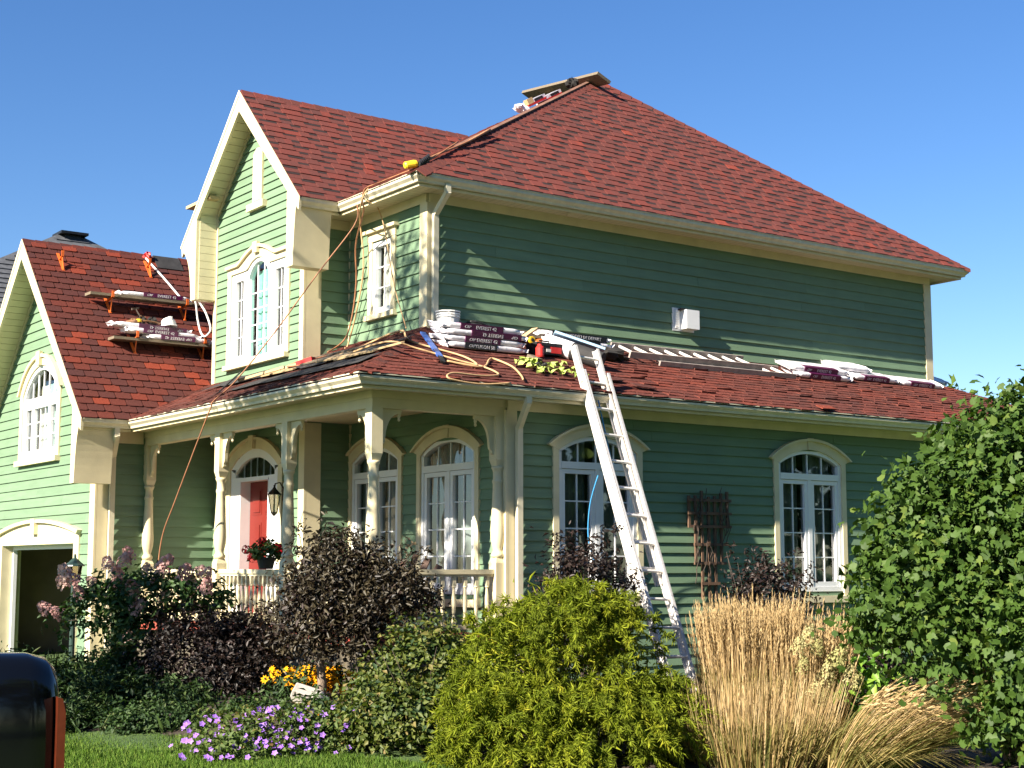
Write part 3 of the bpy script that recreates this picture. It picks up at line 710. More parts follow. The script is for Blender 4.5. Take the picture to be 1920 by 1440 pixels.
# rake frieze against the gable walls
for (xw_,yctr,zt,sl,ya,yb) in ((-pw,yc,wtop(yc),mW,2.06,4.96),(xaw,yac,gtop(yac),mG,4.9,9.75)):
    f = FX(xw_); 
    for ye in (ya,yb):
        dd = abs(ye-yctr); b = MB(); b.prism(ccw([(-yctr,zt),(-ye,zt-dd*sl),(-ye,zt-dd*sl-.09),(-yctr,zt-.09)]), f, .0, .036); b.build('frieze_board', M['cream'], H_)
# garage right corner filler under the rake
b = MB(); b.box((xaw-.033,4.86,3.3),(xaw-.002,5.02,4.15)); b.build('corner_board', M['cream'], H_)
# ------------------------------------------------------------------ windows
def arch(hw, sp, ap, n=18):
    """segment of a circle through (-hw,sp),(0,ap),(hw,sp)"""
    r = ap-sp
    if r < 1e-4: return [(-hw,sp),(hw,sp)]
    R_ = (hw*hw+r*r)/(2*r); cy = ap-R_; a = math.asin(min(1,hw/R_))
    if r > hw*.98: return [(hw*math.sin(-math.pi/2+math.pi*i/n), sp+r*math.cos(-math.pi/2+math.pi*i/n)) for i in range(n+1)]
    return [(R_*math.sin(-a+2*a*i/n), cy+R_*math.cos(-a+2*a*i/n)) for i in range(n+1)]
def arch_z(u, hw, sp, ap):
    P = arch(hw, sp, ap, 40)
    for (a,b),(c,d) in zip(P,P[1:]):
        if a <= u <= c: return b+(d-b)*(u-a)/(c-a) if c > a else b
    return sp

def curtain(fr, u0, u1, z0, z1, h, m, par, amp=.02, wl=.09):
    mb = MB(); n = max(4,int((u1-u0)/wl*6)); V = []
    for z in (z0,z1):
        for i in range(n+1):
            u = u0+(u1-u0)*i/n; V.append(fr.p(u,z,h+amp*math.sin(i*2*math.pi/6+.6*math.sin(i*.37))+(.01 if z == z0 else 0)))
    mb.add(V, [(i,i+1,n+2+i,n+1+i) for i in range(n)]); return mb.build('curtain', M[m], par, smooth=True)

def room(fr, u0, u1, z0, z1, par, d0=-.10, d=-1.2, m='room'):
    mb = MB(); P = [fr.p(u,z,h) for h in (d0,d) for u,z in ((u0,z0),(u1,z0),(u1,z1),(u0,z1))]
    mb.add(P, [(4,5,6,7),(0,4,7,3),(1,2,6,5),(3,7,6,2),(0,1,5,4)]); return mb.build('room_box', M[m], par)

def pane(fr, poly, par, m='glass', h=-.035):
    mb = MB(); mb.add([fr.p(u,v,h) for u,v in poly], [tuple(range(len(poly)))]); return mb.build('pane', M[m], par)

def muntins(fr, u0, u1, z0, z1, nx, nz, par, w=.016, top=None):
    """glazing bars, each its own piece"""
    for i in range(1,nx):
        u = u0+(u1-u0)*i/nx; zt = top(u) if top else z1
        b = MB(); b.box((u-w/2,z0,-.034),(u+w/2,zt,-.020),fr); b.build('muntin', M['white'], par)
    for j in range(1,nz):
        z = z0+(z1-z0)*j/nz; b = MB(); b.box((u0,z-w/2,-.0335),(u1,z+w/2,-.0205),fr); b.build('muntin', M['white'], par)

def bars(fr, rects, par, name='frame_bar', h0=-.06, h1=.015):
    for (a,b,c,d) in rects:
        m = MB(); m.box((a,b,h0),(c,d,h1),fr); m.build(name, M['white'], par)

def window_A(base, uc, label, zb=0.0, curt='curtd'):
    fr = Fr(base.p(uc,0,0), base.u, base.v, base.n)
    hw, z0, sp, ap = A_hw, A_z0, A_sp, A_ap; t = .055
    fm = MB(); out = arch(hw,sp,ap); inn = arch(hw-t,sp-.01,ap-t)
    fm.box((-hw,z0,-.07),(-hw+t,sp,.018),fr); fm.box((hw-t,z0,-.07),(hw,sp,.018),fr); fm.strip(inn,out,fr,-.07,.018)
    fm.box((-hw+t,2.80,-.07),(hw-t,2.885,.022),fr); fm.box((-hw+t,z0,-.07),(hw-t,z0+.06,.018),fr)
    win = fm.build('window', M['white'], H_)
    # two casement sashes
    for s in (-1,1):
        a, b = (-(hw-t), -.035) if s < 0 else (.035, hw-t)
        sm = MB(); q = .058; z1 = 2.795; zz = z0+.062
        sm.box((a,zz,-.055),(a+q,z1,.006),fr); sm.box((b-q,zz,-.055),(b,z1,.006),fr); sm.box((a+q,zz,-.055),(b-q,zz+.07,.0055),fr); sm.box((a+q,z1-.055,-.055),(b-q,z1,.0055),fr)
        sm.build('sash', M['white'], win)
        pane(fr, [(a+q,zz+.07),(b-q,zz+.07),(b-q,z1-.055),(a+q,z1-.055)], win)
        muntins(fr, a+q, b-q, zz+.07, z1-.055, 2, 4, win)
    bars(fr, [(-.034,z0+.06,.034,2.80)], win, 'mullion', -.06, .014)
    top = lambda u: arch_z(u, hw-t, sp-.01, ap-t)
    pane(fr, [(-hw+t,2.885)]+[(hw-t,2.885)]+arch(hw-t,sp-.01,ap-t)[::-1], win)
    muntins(fr, -hw+t, hw-t, 2.885, 3.0, 4, 1, win, top=top)
    # cream casing: legs, arched head with a projecting crown, keystone joint
    for s in (-1,1):
        b = MB(); b.box((min(s*hw,s*(hw+.085)),z0-.1,.0),(max(s*hw,s*(hw+.085)),sp+.07,.042),fr); b.build('casing', M['cream'], win)
    b = MB(); b.strip(arch(hw,sp,ap), arch(hw+.155,sp+.055,ap+.115), fr, .001, .046); b.strip(arch(hw+.155,sp+.055,ap+.115), arch(hw+.18,sp+.06,ap+.15), fr, .001, .09); b.build('arched_head', M['cream'], win)
    b = MB(); b.prism([(-.05,ap),(.05,ap),(.06,ap+.16),(-.06,ap+.16)], fr, .046, .062); b.build('keystone', M['cream'], win)
    b = MB(); b.box((-hw-.12,z0-.15,.0),(hw+.12,z0-.06,.075),fr); b.build('sill', M['cream'], win)
    for s in (-1,1): curtain(fr, min(s*.05,s*.60), max(s*.05,s*.60), z0, 3.17, -.16, curt, win, .025, .11)
    room(fr, -hw, hw, z0-.05, ap+.02, win)
    return win
for u in win_side: window_A(FY(eY), u, '')
for u in win_porch: window_A(FX(0), u, '')

def window_B():
    fr = Fr((-pw,3.46,0),(0,-1,0),(0,0,1)); z0, zt = 4.60, 5.97; hw = .89; ch = .38; ap = 6.11
    fm = MB(); fm.box((-hw,z0,-.07),(-hw+.06,zt,.018),fr); fm.box((hw-.06,z0,-.07),(hw,zt,.018),fr); fm.box((-hw+.06,z0,-.07),(hw-.06,z0+.06,.0175),fr)
    for s in (-1,1):
        fm.box((min(s*ch,s*(ch+.09)),z0+.06,-.07),(max(s*ch,s*(ch+.09)),zt,.02),fr); fm.box((min(s*(ch+.09),s*(hw-.06)),zt-.07,-.07),(max(s*(ch+.09),s*(hw-.06)),zt,.0175),fr)
    fm.strip(arch(ch-.06,5.84,ap-.06), arch(ch+.02,5.90,ap), fr, -.07, .019); fm.box((-ch,5.60,-.07),(-ch+.06,5.86,.0185),fr); fm.box((ch-.06,5.60,-.07),(ch,5.86,.0185),fr); fm.box((-ch,z0+.06,-.07),(-ch+.06,5.60,.0185),fr); fm.box((ch-.06,z0+.06,-.07),(ch,5.60,.0185),fr)
    win = fm.build('window', M['white'], H_)
    c = ch-.06; pane(fr, [(-c,z0+.06),(c,z0+.06)]+arch(c,5.84,ap-.06)[::-1], win, 'glass2'); muntins(fr, -c, c, z0+.06, 5.84, 3, 5, win, top=lambda u: arch_z(u,c,5.84,ap-.06))
    for s in (-1,1):
        a, b = sorted((s*(ch+.09), s*(hw-.06))); sm = MB(); sm.box((a,z0+.06,-.05),(a+.05,zt-.07,.005),fr); sm.box((b-.05,z0+.06,-.05),(b,zt-.07,.005),fr); sm.box((a+.05,z0+.06,-.05),(b-.05,z0+.12,.0045),fr); sm.box((a+.05,zt-.12,-.05),(b-.05,zt-.07,.0045),fr); sm.build('sash', M['white'], win)
        pane(fr, [(a+.05,z0+.12),(b-.05,z0+.12),(b-.05,zt-.12),(a+.05,zt-.12)], win); muntins(fr, a+.05, b-.05, z0+.12, zt-.12, 2, 4, win)
    for s in (-1,1):
        b = MB(); b.box((min(s*hw,s*(hw+.12)),z0-.02,0),(max(s*hw,s*(hw+.12)),zt+.06,.042),fr); b.build('casing', M['cream'], win)
    # head that steps up over the arch in a curve
    up = lambda off: [(-hw-.12,zt+.06+off),(-.62,zt+.06+off)]+[(-.62+.62*(i/8), zt+.06+off+(.19)*(math.sin((i/8)*math.pi/2)**1.2)) for i in range(1,9)]+[(.62*(i/8), zt+.06+off+.19*(math.cos((i/8)*math.pi/2)**1.2)) for i in range(1,9)]+[(hw+.12,zt+.06+off)]
    lo = [(-hw-.12,zt),(-.62,zt)]+[(max(-ch-.02,-.62+.62*(i/8)) , zt if -.62+.62*(i/8) < -ch else arch_z(-.62+.62*(i/8),ch+.02,5.90,ap)) for i in range(1,9)]+[(min(ch+.02,.62*(i/8)), zt if .62*(i/8) > ch else arch_z(.62*(i/8),ch+.02,5.90,ap)) for i in range(1,9)]+[(hw+.12,zt)]
    lo = [(u,max(z,zt-.02)) for u,z in lo]
    b = MB(); b.strip(lo, up(.03), fr, .001, .046); b.strip(up(.03), up(.075), fr, .001, .09); b.build('arched_head', M['cream'], win)
    b = MB(); b.box((-.07,zt+.20,.046),(.07,zt+.36,.10),fr); b.build('keystone', M['cream'], win)
    b = MB(); b.box((-hw-.12,z0-.075,0),(hw+.12,z0-.005,.10),fr); b.build('sill', M['cream'], win)
    curtain(fr, -.30, .02, z0, 5.95, -.12, 'curtg', win, .012, .16); curtain(fr, .06, .30, z0, 5.9, -.17, 'curt', win, .02, .08)
    for s in (-1,1): curtain(fr, min(s*.50,s*.80), max(s*.50,s*.80), z0, 5.9, -.14, 'curt', win, .015, .10)
    room(fr, -hw, hw, z0, ap+.02, win)
window_B()

def window_C():
    fr = Fr((xaw,7.40,0),(0,-1,0),(0,0,1)); z0, sp, ap = 3.32, 4.36, 4.80; hw = .84; t = .07
    fm = MB(); fm.box((-hw,z0,-.08),(-hw+t,sp,.018),fr); fm.box((hw-t,z0,-.08),(hw,sp,.018),fr); fm.box((-hw+t,z0,-.08),(hw-t,z0+.07,.0175),fr)
    fm.strip(arch(hw-t,sp-.02,ap-t), arch(hw,sp,ap), fr, -.08, .0185); fm.box((-hw+t,4.20,-.08),(hw-t,4.30,.022),fr)
    win = fm.build('window', M['white'], H_)
    pane(fr, [(-hw+t,4.30),(hw-t,4.30)]+arch(hw-t,sp-.02,ap-t)[::-1], win, 'glass'); muntins(fr, -hw+t, hw-t, 4.30, 4.4, 6, 1, win, .02, top=lambda u: arch_z(u,hw-t,sp-.02,ap-t))
    for a,b,nx in ((-hw+t,-.40,1),(-.40,.40,3),(.40,hw-t,1)):
        sm = MB(); q = .055; sm.box((a,z0+.07,-.055),(a+q,4.20,.008),fr); sm.box((b-q,z0+.07,-.055),(b,4.20,.008),fr); sm.box((a+q,z0+.07,-.055),(b-q,z0+.14,.0075),fr); sm.box((a+q,4.13,-.055),(b-q,4.20,.0075),fr); sm.build('sash', M['white'], win)
        pane(fr, [(a+q,z0+.14),(b-q,z0+.14),(b-q,4.13),(a+q,4.13)], win); muntins(fr, a+q, b-q, z0+.14, 4.13, nx, 3, win)
    for s in (-1,1):
        b = MB(); b.box((min(s*hw,s*(hw+.13)),z0-.03,0),(max(s*hw,s*(hw+.13)),sp+.02,.042),fr); b.build('casing', M['cream'], win)
    b = MB(); b.strip(arch(hw,sp,ap), arch(hw+.13,sp+.02,ap+.13), fr, .001, .046); b.strip(arch(hw+.13,sp+.02,ap+.13), arch(hw+.18,sp+.02,ap+.18), fr, .001, .085); b.build('arched_head', M['cream'], win)
    b = MB(); b.prism([(-.07,ap+.0),(.07,ap+.0),(.09,ap+.22),(-.09,ap+.22)], fr, .046, .10); b.build('keystone', M['cream'], win)
    b = MB(); b.box((-hw-.15,z0-.09,0),(hw+.15,z0-.005,.10),fr); b.build('sill', M['cream'], win)
    curtain(fr, -.36, -.02, z0, 4.5, -.13, 'curt', win, .02, .10); curtain(fr, .04, .36, z0, 4.5, -.13, 'curtg', win, .02, .10); curtain(fr, .42, .76, z0, 4.5, -.2, 'curtd', win)
    room(fr, -hw, hw, z0, ap+.02, win)
window_C()

def window_D():
    fr = Fr((0,1.12,0),(0,-1,0),(0,0,1)); z0, z1 = 5.04, 6.03; hw = .25
    fm = MB(); fm.box((-hw,z0,-.07),(-hw+.06,z1,.016),fr); fm.box((hw-.06,z0,-.07),(hw,z1,.016),fr); fm.box((-hw+.06,z0,-.07),(hw-.06,z0+.07,.0155),fr); fm.box((-hw+.06,z1-.07,-.07),(hw-.06,z1,.0155),fr)
    win = fm.build('window', M['white'], H_); pane(fr, [(-hw+.06,z0+.07),(hw-.06,z0+.07),(hw-.06,z1-.07),(-hw+.06,z1-.07)], win); muntins(fr, -hw+.06, hw-.06, z0+.07, z1-.07, 2, 3, win, .018)
    for s in (-1,1):
        b = MB(); b.box((min(s*hw,s*(hw+.11)),z0-.02,0),(max(s*hw,s*(hw+.11)),z1+.01,.04),fr); b.build('casing', M['cream'], win)
    b = MB(); b.box((-hw-.12,z1+.01,0),(hw+.12,z1+.13,.045),fr); b.box((-hw-.17,z1+.13,0),(hw+.17,z1+.175,.095),fr); b.build('head', M['cream'], win)
    b = MB(); b.box((-hw-.14,z0-.09,0),(hw+.14,z0-.021,.085),fr); b.build('sill', M['cream'], win)
    curtain(fr, -hw+.07, .0, z0, z1, -.12, 'curt', win, .015, .08); curtain(fr, .02, hw-.06, z0, z1, -.15, 'curtd', win, .015, .08)
    room(fr, -hw, hw, z0, z1, win)
window_D()

# blind gable vent
fr = Fr((-pw,yc,0),(0,-1,0),(0,0,1)); b = MB(); b.prism([(-.15,6.93),(.15,6.93),(.15,7.68),(.05,7.76),(-.05,7.76),(-.15,7.68)], fr, .0, .05); b.prism([(-.10,6.96),(.10,6.96),(.10,7.63),(-.10,7.63)], fr, .05, .058); gv = b.build('gable_vent', M['cream'], H_)
b = MB(); b.box((-.27,6.83,0),(.27,6.93,.09),fr); b.build('sill', M['cream'], gv)

# ------------------------------------------------------------------ front door
def front_door():
    fr = Fr((-pw,3.46,0),(0,-1,0),(0,0,1)); hw = .77; sp, ap = 3.03, 3.30
    fm = MB(); out = arch(hw,sp,ap); inn = arch(hw-.14,sp-.06,ap-.12)
    for s in (-1,1):
        fm.box((min(s*hw,s*.46),.83,-.03),(max(s*hw,s*.46),2.87,.018),fr); fm.box((min(s*.44,s*.46),.83,-.15),(max(s*.44,s*.46),2.84,.024),fr)
        fm.box((min(s*hw,s*(hw-.14)),2.87,-.03),(max(s*hw,s*(hw-.14)),sp,.018),fr)
    fm.box((-.44,2.84,-.15),(.44,2.90,.022),fr); fm.box((-hw,2.87,-.03),(-.44,2.905,.021),fr); fm.box((.44,2.87,-.03),(hw,2.905,.021),fr); fm.strip(inn,out,fr,-.03,.018)
    dr = fm.build('door_surround', M['white'], H_)
    pane(fr, [(-hw+.14,2.905),(hw-.14,2.905)]+inn[::-1], dr, 'glass', -.02); muntins(fr, -hw+.14, hw-.14, 2.905, 3.0, 6, 1, dr, .018, top=lambda u: arch_z(u,hw-.14,sp-.06,ap-.12))
    d = MB(); d.box((-.43,.86,-.17),(.43,2.835,-.13),fr)
    for a,b_ in ((-.34,-.05),(.05,.34)):
        for z0,z1 in ((1.0,1.55),(1.68,2.25),(2.36,2.74)):
            d.box((a,z0,-.13),(b_,z1,-.124),fr); d.box((a+.035,z0+.035,-.124),(b_-.035,z1-.035,-.112),fr)
    dd = d.build('door', M['red'], H_)
    b = MB(); b.lathe([(.03,0),(.03,.012),(.012,.02),(.012,.045),(.03,.055),(.033,.075),(.015,.09)], fr.p(-.36,1.83,-.13), 10, Fr((0,0,0),(0,1,0),(0,0,1),(-1,0,0))); b.build('handle', M['iron'], dd)
    b = MB(); b.box((-.46,.83,-.17),(.46,.86,.03),fr); b.build('threshold', M['alu'], H_)
    for s in (-1,1):
        b = MB(); b.box((min(s*hw,s*(hw+.13)),.83,0),(max(s*hw,s*(hw+.13)),sp+.02,.042),fr); b.build('casing', M['cream'], dr)
    b = MB(); b.strip(arch(hw,sp,ap), arch(hw+.17,sp+.05,ap+.13), fr, .001, .046); b.strip(arch(hw+.17,sp+.05,ap+.13), arch(hw+.195,sp+.055,ap+.165), fr, .001, .085); b.build('arched_head', M['cream'], dr)
    b = MB(); b.prism([(-.06,ap+.0),(.06,ap+.0),(.08,ap+.19),(-.08,ap+.19)], fr, .046, .10); b.build('keystone', M['cream'], dr)
    room(fr, -hw, hw, .83, ap, dr, -.18, -.9)
front_door()

# ------------------------------------------------------------------ garage door opening
def garage_opening():
    fr = Fr((xaw,7.32,0),(0,-1,0),(0,0,1)); hw = 1.70; zt = 1.96
    b = MB()
    for s in (-1,1):
        b.box((min(s*hw,s*(hw+.22)),.0,-.28),(max(s*hw,s*(hw+.22)),zt,.04),fr)
    b.box((-hw-.22,zt,-.28),(hw+.22,zt+.10,.041),fr); gs = b.build('garage_surround', M['cream'], H_)
    b = MB(); P = arch(hw+.26, zt+.14, zt+.34, 14); b.prism([(-hw-.22,zt+.10)]+[(hw+.22,zt+.10)]+P[::-1], fr, .0, .042); b.strip(P, [(u*1.02,z+.05) for u,z in P], fr, .0, .10); b.build('arched_head', M['cream'], gs)
    b = MB(); b.box((-.09,zt+.16,.042),(.09,zt+.40,.11),fr); b.build('keystone', M['cream'], gs)
    b = MB(); b.box((-hw,.0,-.20),(-hw+.06,zt,-.14),fr); b.box((hw-.06,.0,-.20),(hw,zt,-.14),fr); b.box((-hw+.06,zt-.07,-.20),(hw-.06,zt,-.14),fr); b.build('door_jamb', M['white'], gs)
    rm = room(fr, -hw-.7, hw+.6, .0, zt+.25, gs, -.27, -4.8, 'garwall')
    b = MB(); b.box((-hw+.05,.20,-4.7),(hw-1.9,1.15,-4.2),fr); b.box((.2,.05,-4.6),(1.2,1.3,-4.1),fr); b.build('shelf', M['chair'], gs)
    b = MB(); b.box((-hw-.15,.95,.001+.04),(-hw-.07,1.10,.07),fr); b.build('keypad', M['white'], gs)
    b = MB(); b.beam(fr.p(.2,1.98,-.5), fr.p(1.35,1.55,-1.2), .08,.08); b.beam(fr.p(1.5,1.9,-.4), fr.p(1.5,1.9,-3.5), .05,.05); b.build('door_track', M['iron'], gs)
garage_opening()

# ------------------------------------------------------------------ porch
bx = -1.842
b = MB(); b.box((bx+.008,eY-.0+.008,3.38),(bx+.15,yaw-.002,3.49)); b.box((bx+.1505,eY+.008,3.38),(-.002,eY+.15,3.49)); b.box((bx-.006,eY-.006,3.49),(bx+.15,yaw-.002,zl-.001)); b.box((bx+.1505,eY-.006,3.49),(-.002,eY+.15,zl-.001)); b.build('porch_beam', M['cream'], H_)
b = MB(); b.box((bx-.10,eY-.10,.74),(-.04,yaw-.02,.83)); b.build('porch_floor', M['redfloor'], H_)
b = MB(); b.box((bx-.02,eY-.02,.0),(bx+.06,yaw-.02,.739)); b.box((bx+.061,eY-.02,.0),(-.04,eY+.06,.739)); b.build('porch_skirt', M['skirt'], H_)
POST = [(.0,.85),(.0,0)]
def post(x, y, wd=.145, half=None, br=('y+','y-')):
    b = MB(); h = wd/2
    b.lathe([(h*1.0,2.79),(h*1.414,2.87),(h*1.414,3.38)], (x,y,0), 4, sq=True); p = b.build('porch_post', M['cream'], H_)
    b = MB(); b.lathe([(h*1.414,.83),(h*1.414,1.66),(h*1.0,1.72)], (x,y,0), 4, sq=True); b.build('post_base', M['cream'], p)
    t = MB(); t.lathe([(.062,1.72),(.076,1.735),(.078,1.76),(.060,1.785),(.052,1.81),(.062,1.84),(.079,1.92),(.084,2.0),(.080,2.10),(.071,2.25),(.063,2.45),(.058,2.58),(.066,2.60),(.066,2.625),(.056,2.64),(.055,2.72),(.062,2.745),(.074,2.765),(.074,2.79)], (x,y,0), 18)
    t.build('turned_shaft', M['cream'], p, smooth=True)
    for d in br:
        bracket(x, y, h, d, p)
    return p
def bracket(x, y, h, d, par):
    ax, s = d[0], (1 if d[1] == '+' else -1)
    o = Vector((x,y,0)); o[0 if ax == 'x' else 1] += s*h
    fr = Fr(o, (s,0,0) if ax == 'x' else (0,s,0), (0,0,1))
    prof = [(0,3.379),(.27,3.379),(.27,3.335),(.235,3.33)]+[(.235-.175*math.sin(t*math.pi/2)*1.0, 3.33-.30*(1-math.cos(t*math.pi/2))) for t in [i/6 for i in range(1,7)]]+[(.055,3.0),(.03,2.97),(.028,2.94),(0,2.92)]
    b = MB(); b.prism(ccw(prof), fr, -.022, .022); b.build('bracket', M['cream'], par)
    b = MB(); p = fr.p(.25,0,0); b.lathe([(.006,3.245),(.019,3.262),(.012,3.283),(.021,3.31),(.015,3.336)], p, 8); b.build('drop_finial', M['cream'], par)
px = bx+.075
post(px, 2.30); post(px, .355); post(px, -1.69, br=('y+','x+'))
post(px, yaw-.07, br=('y-',)); post(-.075, -1.69, br=('x-',))
def rail(p, q, n, skip=()):
    p = Vector(p); q = Vector(q); d = (q-p).normalized(); b = MB()
    b.beam(p+Vector((0,0,1.555)), q+Vector((0,0,1.555)), .085, .055); b.beam(p+Vector((0,0,1.513)), q+Vector((0,0,1.513)), .05, .03); r = b.build('porch_rail', M['cream'], H_)
    b = MB(); b.beam(p+Vector((0,0,.925)), q+Vector((0,0,.925)), .07, .05); b.build('bottom_rail', M['cream'], r)
    bm = MB(); bm.box((-.021,-.021,.95),(.021,.021,1.02)); bm.lathe([(.014,1.02),(.024,1.035),(.014,1.055),(.022,1.10),(.027,1.17),(.024,1.25),(.016,1.34),(.0135,1.365),(.026,1.38),(.022,1.395)], (0,0,0), 10); bm.box((-.021,-.021,1.395),(.021,.021,1.50))
    tmp = bm.build('baluster', M['cream'], loc=(0,0,0)); me = tmp.data; bpy.data.objects.remove(tmp)
    for i in range(n):
        c = p+(q-p)*((i+.5)/n); link('baluster', me, r, Matrix.Translation((c.x,c.y,0)))
rail((px,2.23,0), (px,.43,0), 15); rail((px,.28,0),(px,-1.62,0), 15); rail((px,yaw-.14,0),(px,2.37,0), 19); rail((px+.075,-1.69,0),(-.15,-1.69,0), 10)

# dryer vent hood on the upper side wall
fr = FY(0); b = MB(); b.box((4.20,5.03,.0),(4.62,5.37,.03),fr); vh = b.build('vent_hood', M['white'], H_)
b = MB(); b.box((4.24,5.07,.03),(4.30,5.33,.05),fr); b.prism([(4.36,5.06),(4.61,5.06),(4.61,5.34),(4.36,5.34)], fr, .03, .16); b.build('hood', M['white'], vh)
b = MB(); 
for k in range(7): b.box((4.25,5.09+k*.034,.05),(4.295,5.10+k*.034,.058),fr)
o = b.build('grille', M['alu'], vh); o['kind'] = 'stuff'; b = MB(); b.box((4.305,5.335,.03),(4.44,5.36,.10),fr); b.build('flap', M['barkd'], vh)
# wall lantern beside the door
def wall_lantern():
    t = thing('wall_lantern', (-pw-.02,2.50,2.55), 'black wall lantern with glass panes beside the red door', 'lantern'); q = lambda x,y,z: (x,y,z)
    b = MB(); b.box((-.01,-.05,-.02),(.02,.05,.16)); b.tube([(0,0,.10),(-.08,0,.22),(-.15,0,.20),(-.16,0,.13)], .010, 6); b.build('bracket', M['iron'], t, loc=(0,0,0))
    b = MB(); b.lathe([(.115,.05),(.06,.10),(.03,.13),(.012,.16),(.02,.17),(.0,.19)], (-.16,0,0), 6); b.build('roof', M['iron'], t, loc=(0,0,0))
    b = MB(); b.lathe([(.045,-.20),(.09,.045)], (-.16,0,0), 6); b.build('pane', M['lampglass'], t, loc=(0,0,0))
    b = MB(); b.lathe([(.0,-.25),(.02,-.235),(.05,-.205),(.05,-.19)], (-.16,0,0), 6)
    for k in range(6):
        a = math.pi*k/3; b.tube([(-.16+.046*math.cos(a),.046*math.sin(a),-.2),(-.16+.093*math.cos(a),.093*math.sin(a),.05)], .006, 4)
    b.build('cage', M['iron'], t, loc=(0,0,0)); b = MB(); b.tube([(-.16,0,-.19),(-.16,0,-.08)], .013, 6); b.build('candle', M['cream'], t, loc=(0,0,0))
wall_lantern()

# ------------------------------------------------------------------ trellis on the side wall
def trellis():
    t = thing('trellis', (3.18,eY-.04,.3), 'brown wooden trellis with a wide top fixed to the dark green side wall', 'trellis')
    xs0 = [2.84,2.95,3.06,3.18,3.29,3.40,3.51]; lens = [2.15,1.68,1.2,1.2,1.2,1.68,2.15]
    for x,zb in zip(xs0,lens):
        b = MB(); b.box((x-.018,-.05+eY-.012,zb),(x+.018,-.05+eY+.012,2.55+rng.uniform(-.04,.05))); b.build('upright', M['trel'], t)
    for z,a,c in ((2.47,2.80,3.56),(2.30,2.80,3.56),(2.13,2.80,3.56),(1.90,2.90,3.46),(1.66,2.90,3.46),(1.4,3.02,3.34)):
        b = MB(); b.box((a,eY-.085,z-.018),(c,eY-.063,z+.018)); b.build('crossbar', M['trel'], t)
    for k in range(16):
        x = rng.uniform(2.85,3.5); z0 = rng.uniform(1.4,2.2); b = MB(); P = [(x,eY-.09,z0)]
        for j in range(5): P.append((P[-1][0]+rng.uniform(-.06,.06), eY-.09-rng.random()*.02, P[-1][2]+.09))
        b.tube(P, .005, 4)
        b.build('vine', M['barkd'], t)
trellis()
# ================================================================== things lying on the roofs
TXT = {}
def lettering(body, size, par, fr, m='ink', shear=0.0, flip=False):
    k = (body,size,m,shear)
    if k not in TXT: TXT[k] = text_mesh(body, size, M[m], shear)
    mx = fr.m()
    if flip: mx = mx @ Matrix.Rotation(math.pi,4,'Z')
    return link('lettering', TXT[k], par, mx)

def shingle_bundle(o, u, v, label, text='EVEREST 42', ink='plum', flip=False, Ln=1.12, dp=.34, h=.078, group=None, white=(.17,.86), bare=False):
    """wrapped pack of shingles; o = front lower left corner, u along the front, v into the roof"""
    fr = Fr(o, u, v); t = thing('shingle_bundle', o, label, 'shingle bundle', group)
    t.matrix_world = fr.m()
    mb = MB(); n = 13; V = []; k = 12
    for i in range(n):
        s = i/(n-1); e = min(1, min(s,1-s)*10+.66); x = Ln*s
        for j in range(k):
            a = 2*math.pi*(j+.5)/k; c, d = math.cos(a), math.sin(a)
            pw_ = .28
            y = (abs(c)**pw_)*(1 if c > 0 else -1); z = (abs(d)**pw_)*(1 if d > 0 else -1)
            V.append((x+rng.uniform(-.006,.006), dp/2+dp/2*y*(.9+.1*e)+rng.uniform(-.004,.004), h/2+h/2*z*e*(1 if abs(z) > .5 else 1)+rng.uniform(-.003,.003)*(1 if z > 0 else 0)))
    F = [(i*k+j,i*k+(j+1)%k,(i+1)*k+(j+1)%k,(i+1)*k+j) for i in range(n-1) for j in range(k)]
    F += [tuple(range(k-1,-1,-1)), tuple(range((n-1)*k,n*k))]
    mb.add(V,F); mb.build('wrapper', M['wrap'], t, loc=(0,0,0), smooth=True)
    if not bare:
        a, b_ = white[0]*Ln, white[1]*Ln
        mb = MB(); mb.box((a,-.006,.006),(b_,.012,h-.004)); mb.box((a,.0,h-.004),(b_,.11,h+.004)); lb = mb.build('printed_band', M[ink], t, loc=(0,0,0))
        ff = Fr(((a+b_)/2+(.06 if not flip else -.06),-.0068,h/2),(1,0,0),(0,0,1))
        lettering(text, .062, lb, ff, flip=flip)
        fl = Fr((a+.10 if not flip else b_-.10,-.0068,h/2),(1,0,0),(0,0,1)); lettering('CRP', .05, lb, fl, shear=.3, flip=flip)
    # loose crumpled wrapper end
    for s in (0,1):
        mb = MB(); P = []; cx = -.01 if s == 0 else Ln+.01
        for i in range(5):
            for j in range(4): P.append((cx+(-1 if s == 0 else 1)*(.012*j+rng.uniform(0,.02)), dp*(i/4)+rng.uniform(-.01,.01), h*(.15+.7*j/3)+rng.uniform(-.015,.015)))
        mb.add(P, [(i*4+j,i*4+j+1,(i+1)*4+j+1,(i+1)*4+j) for i in range(4) for j in range(3)]); mb.build('wrapper_end', M['wrap'], t, loc=(0,0,0))
    return t
US = Vector((1,0,0)); VS = Vector((0,1,mL)).normalized(); VL = Vector((0,1,.18)).normalized()
zs_ = lambda y: G+(y-gy)*mL
g1 = 'shingle bundles stacked beside the bucket'
B0 = Vector((-.35,-.95,zs_(-.95)+.025))
st = [('YUKON SB','navy',False,(.20,.62),.06,'shingle bundle with black YUKON SB print, lowest of the stack by the bucket'),
      ('EVEREST 42','plum',False,(.24,.70),.02,'white and plum shingle bundle second from the bottom of the stack by the bucket'),
      ('EVEREST 42','plum',True,(.30,.96),.04,'shingle bundle with upside-down plum EVEREST 42 print, second from top by the bucket'),
      ('EVEREST 42','plum',False,(.20,.76),-.0,'white shingle bundle with plum EVEREST 42 print on top of the stack by the bucket')]
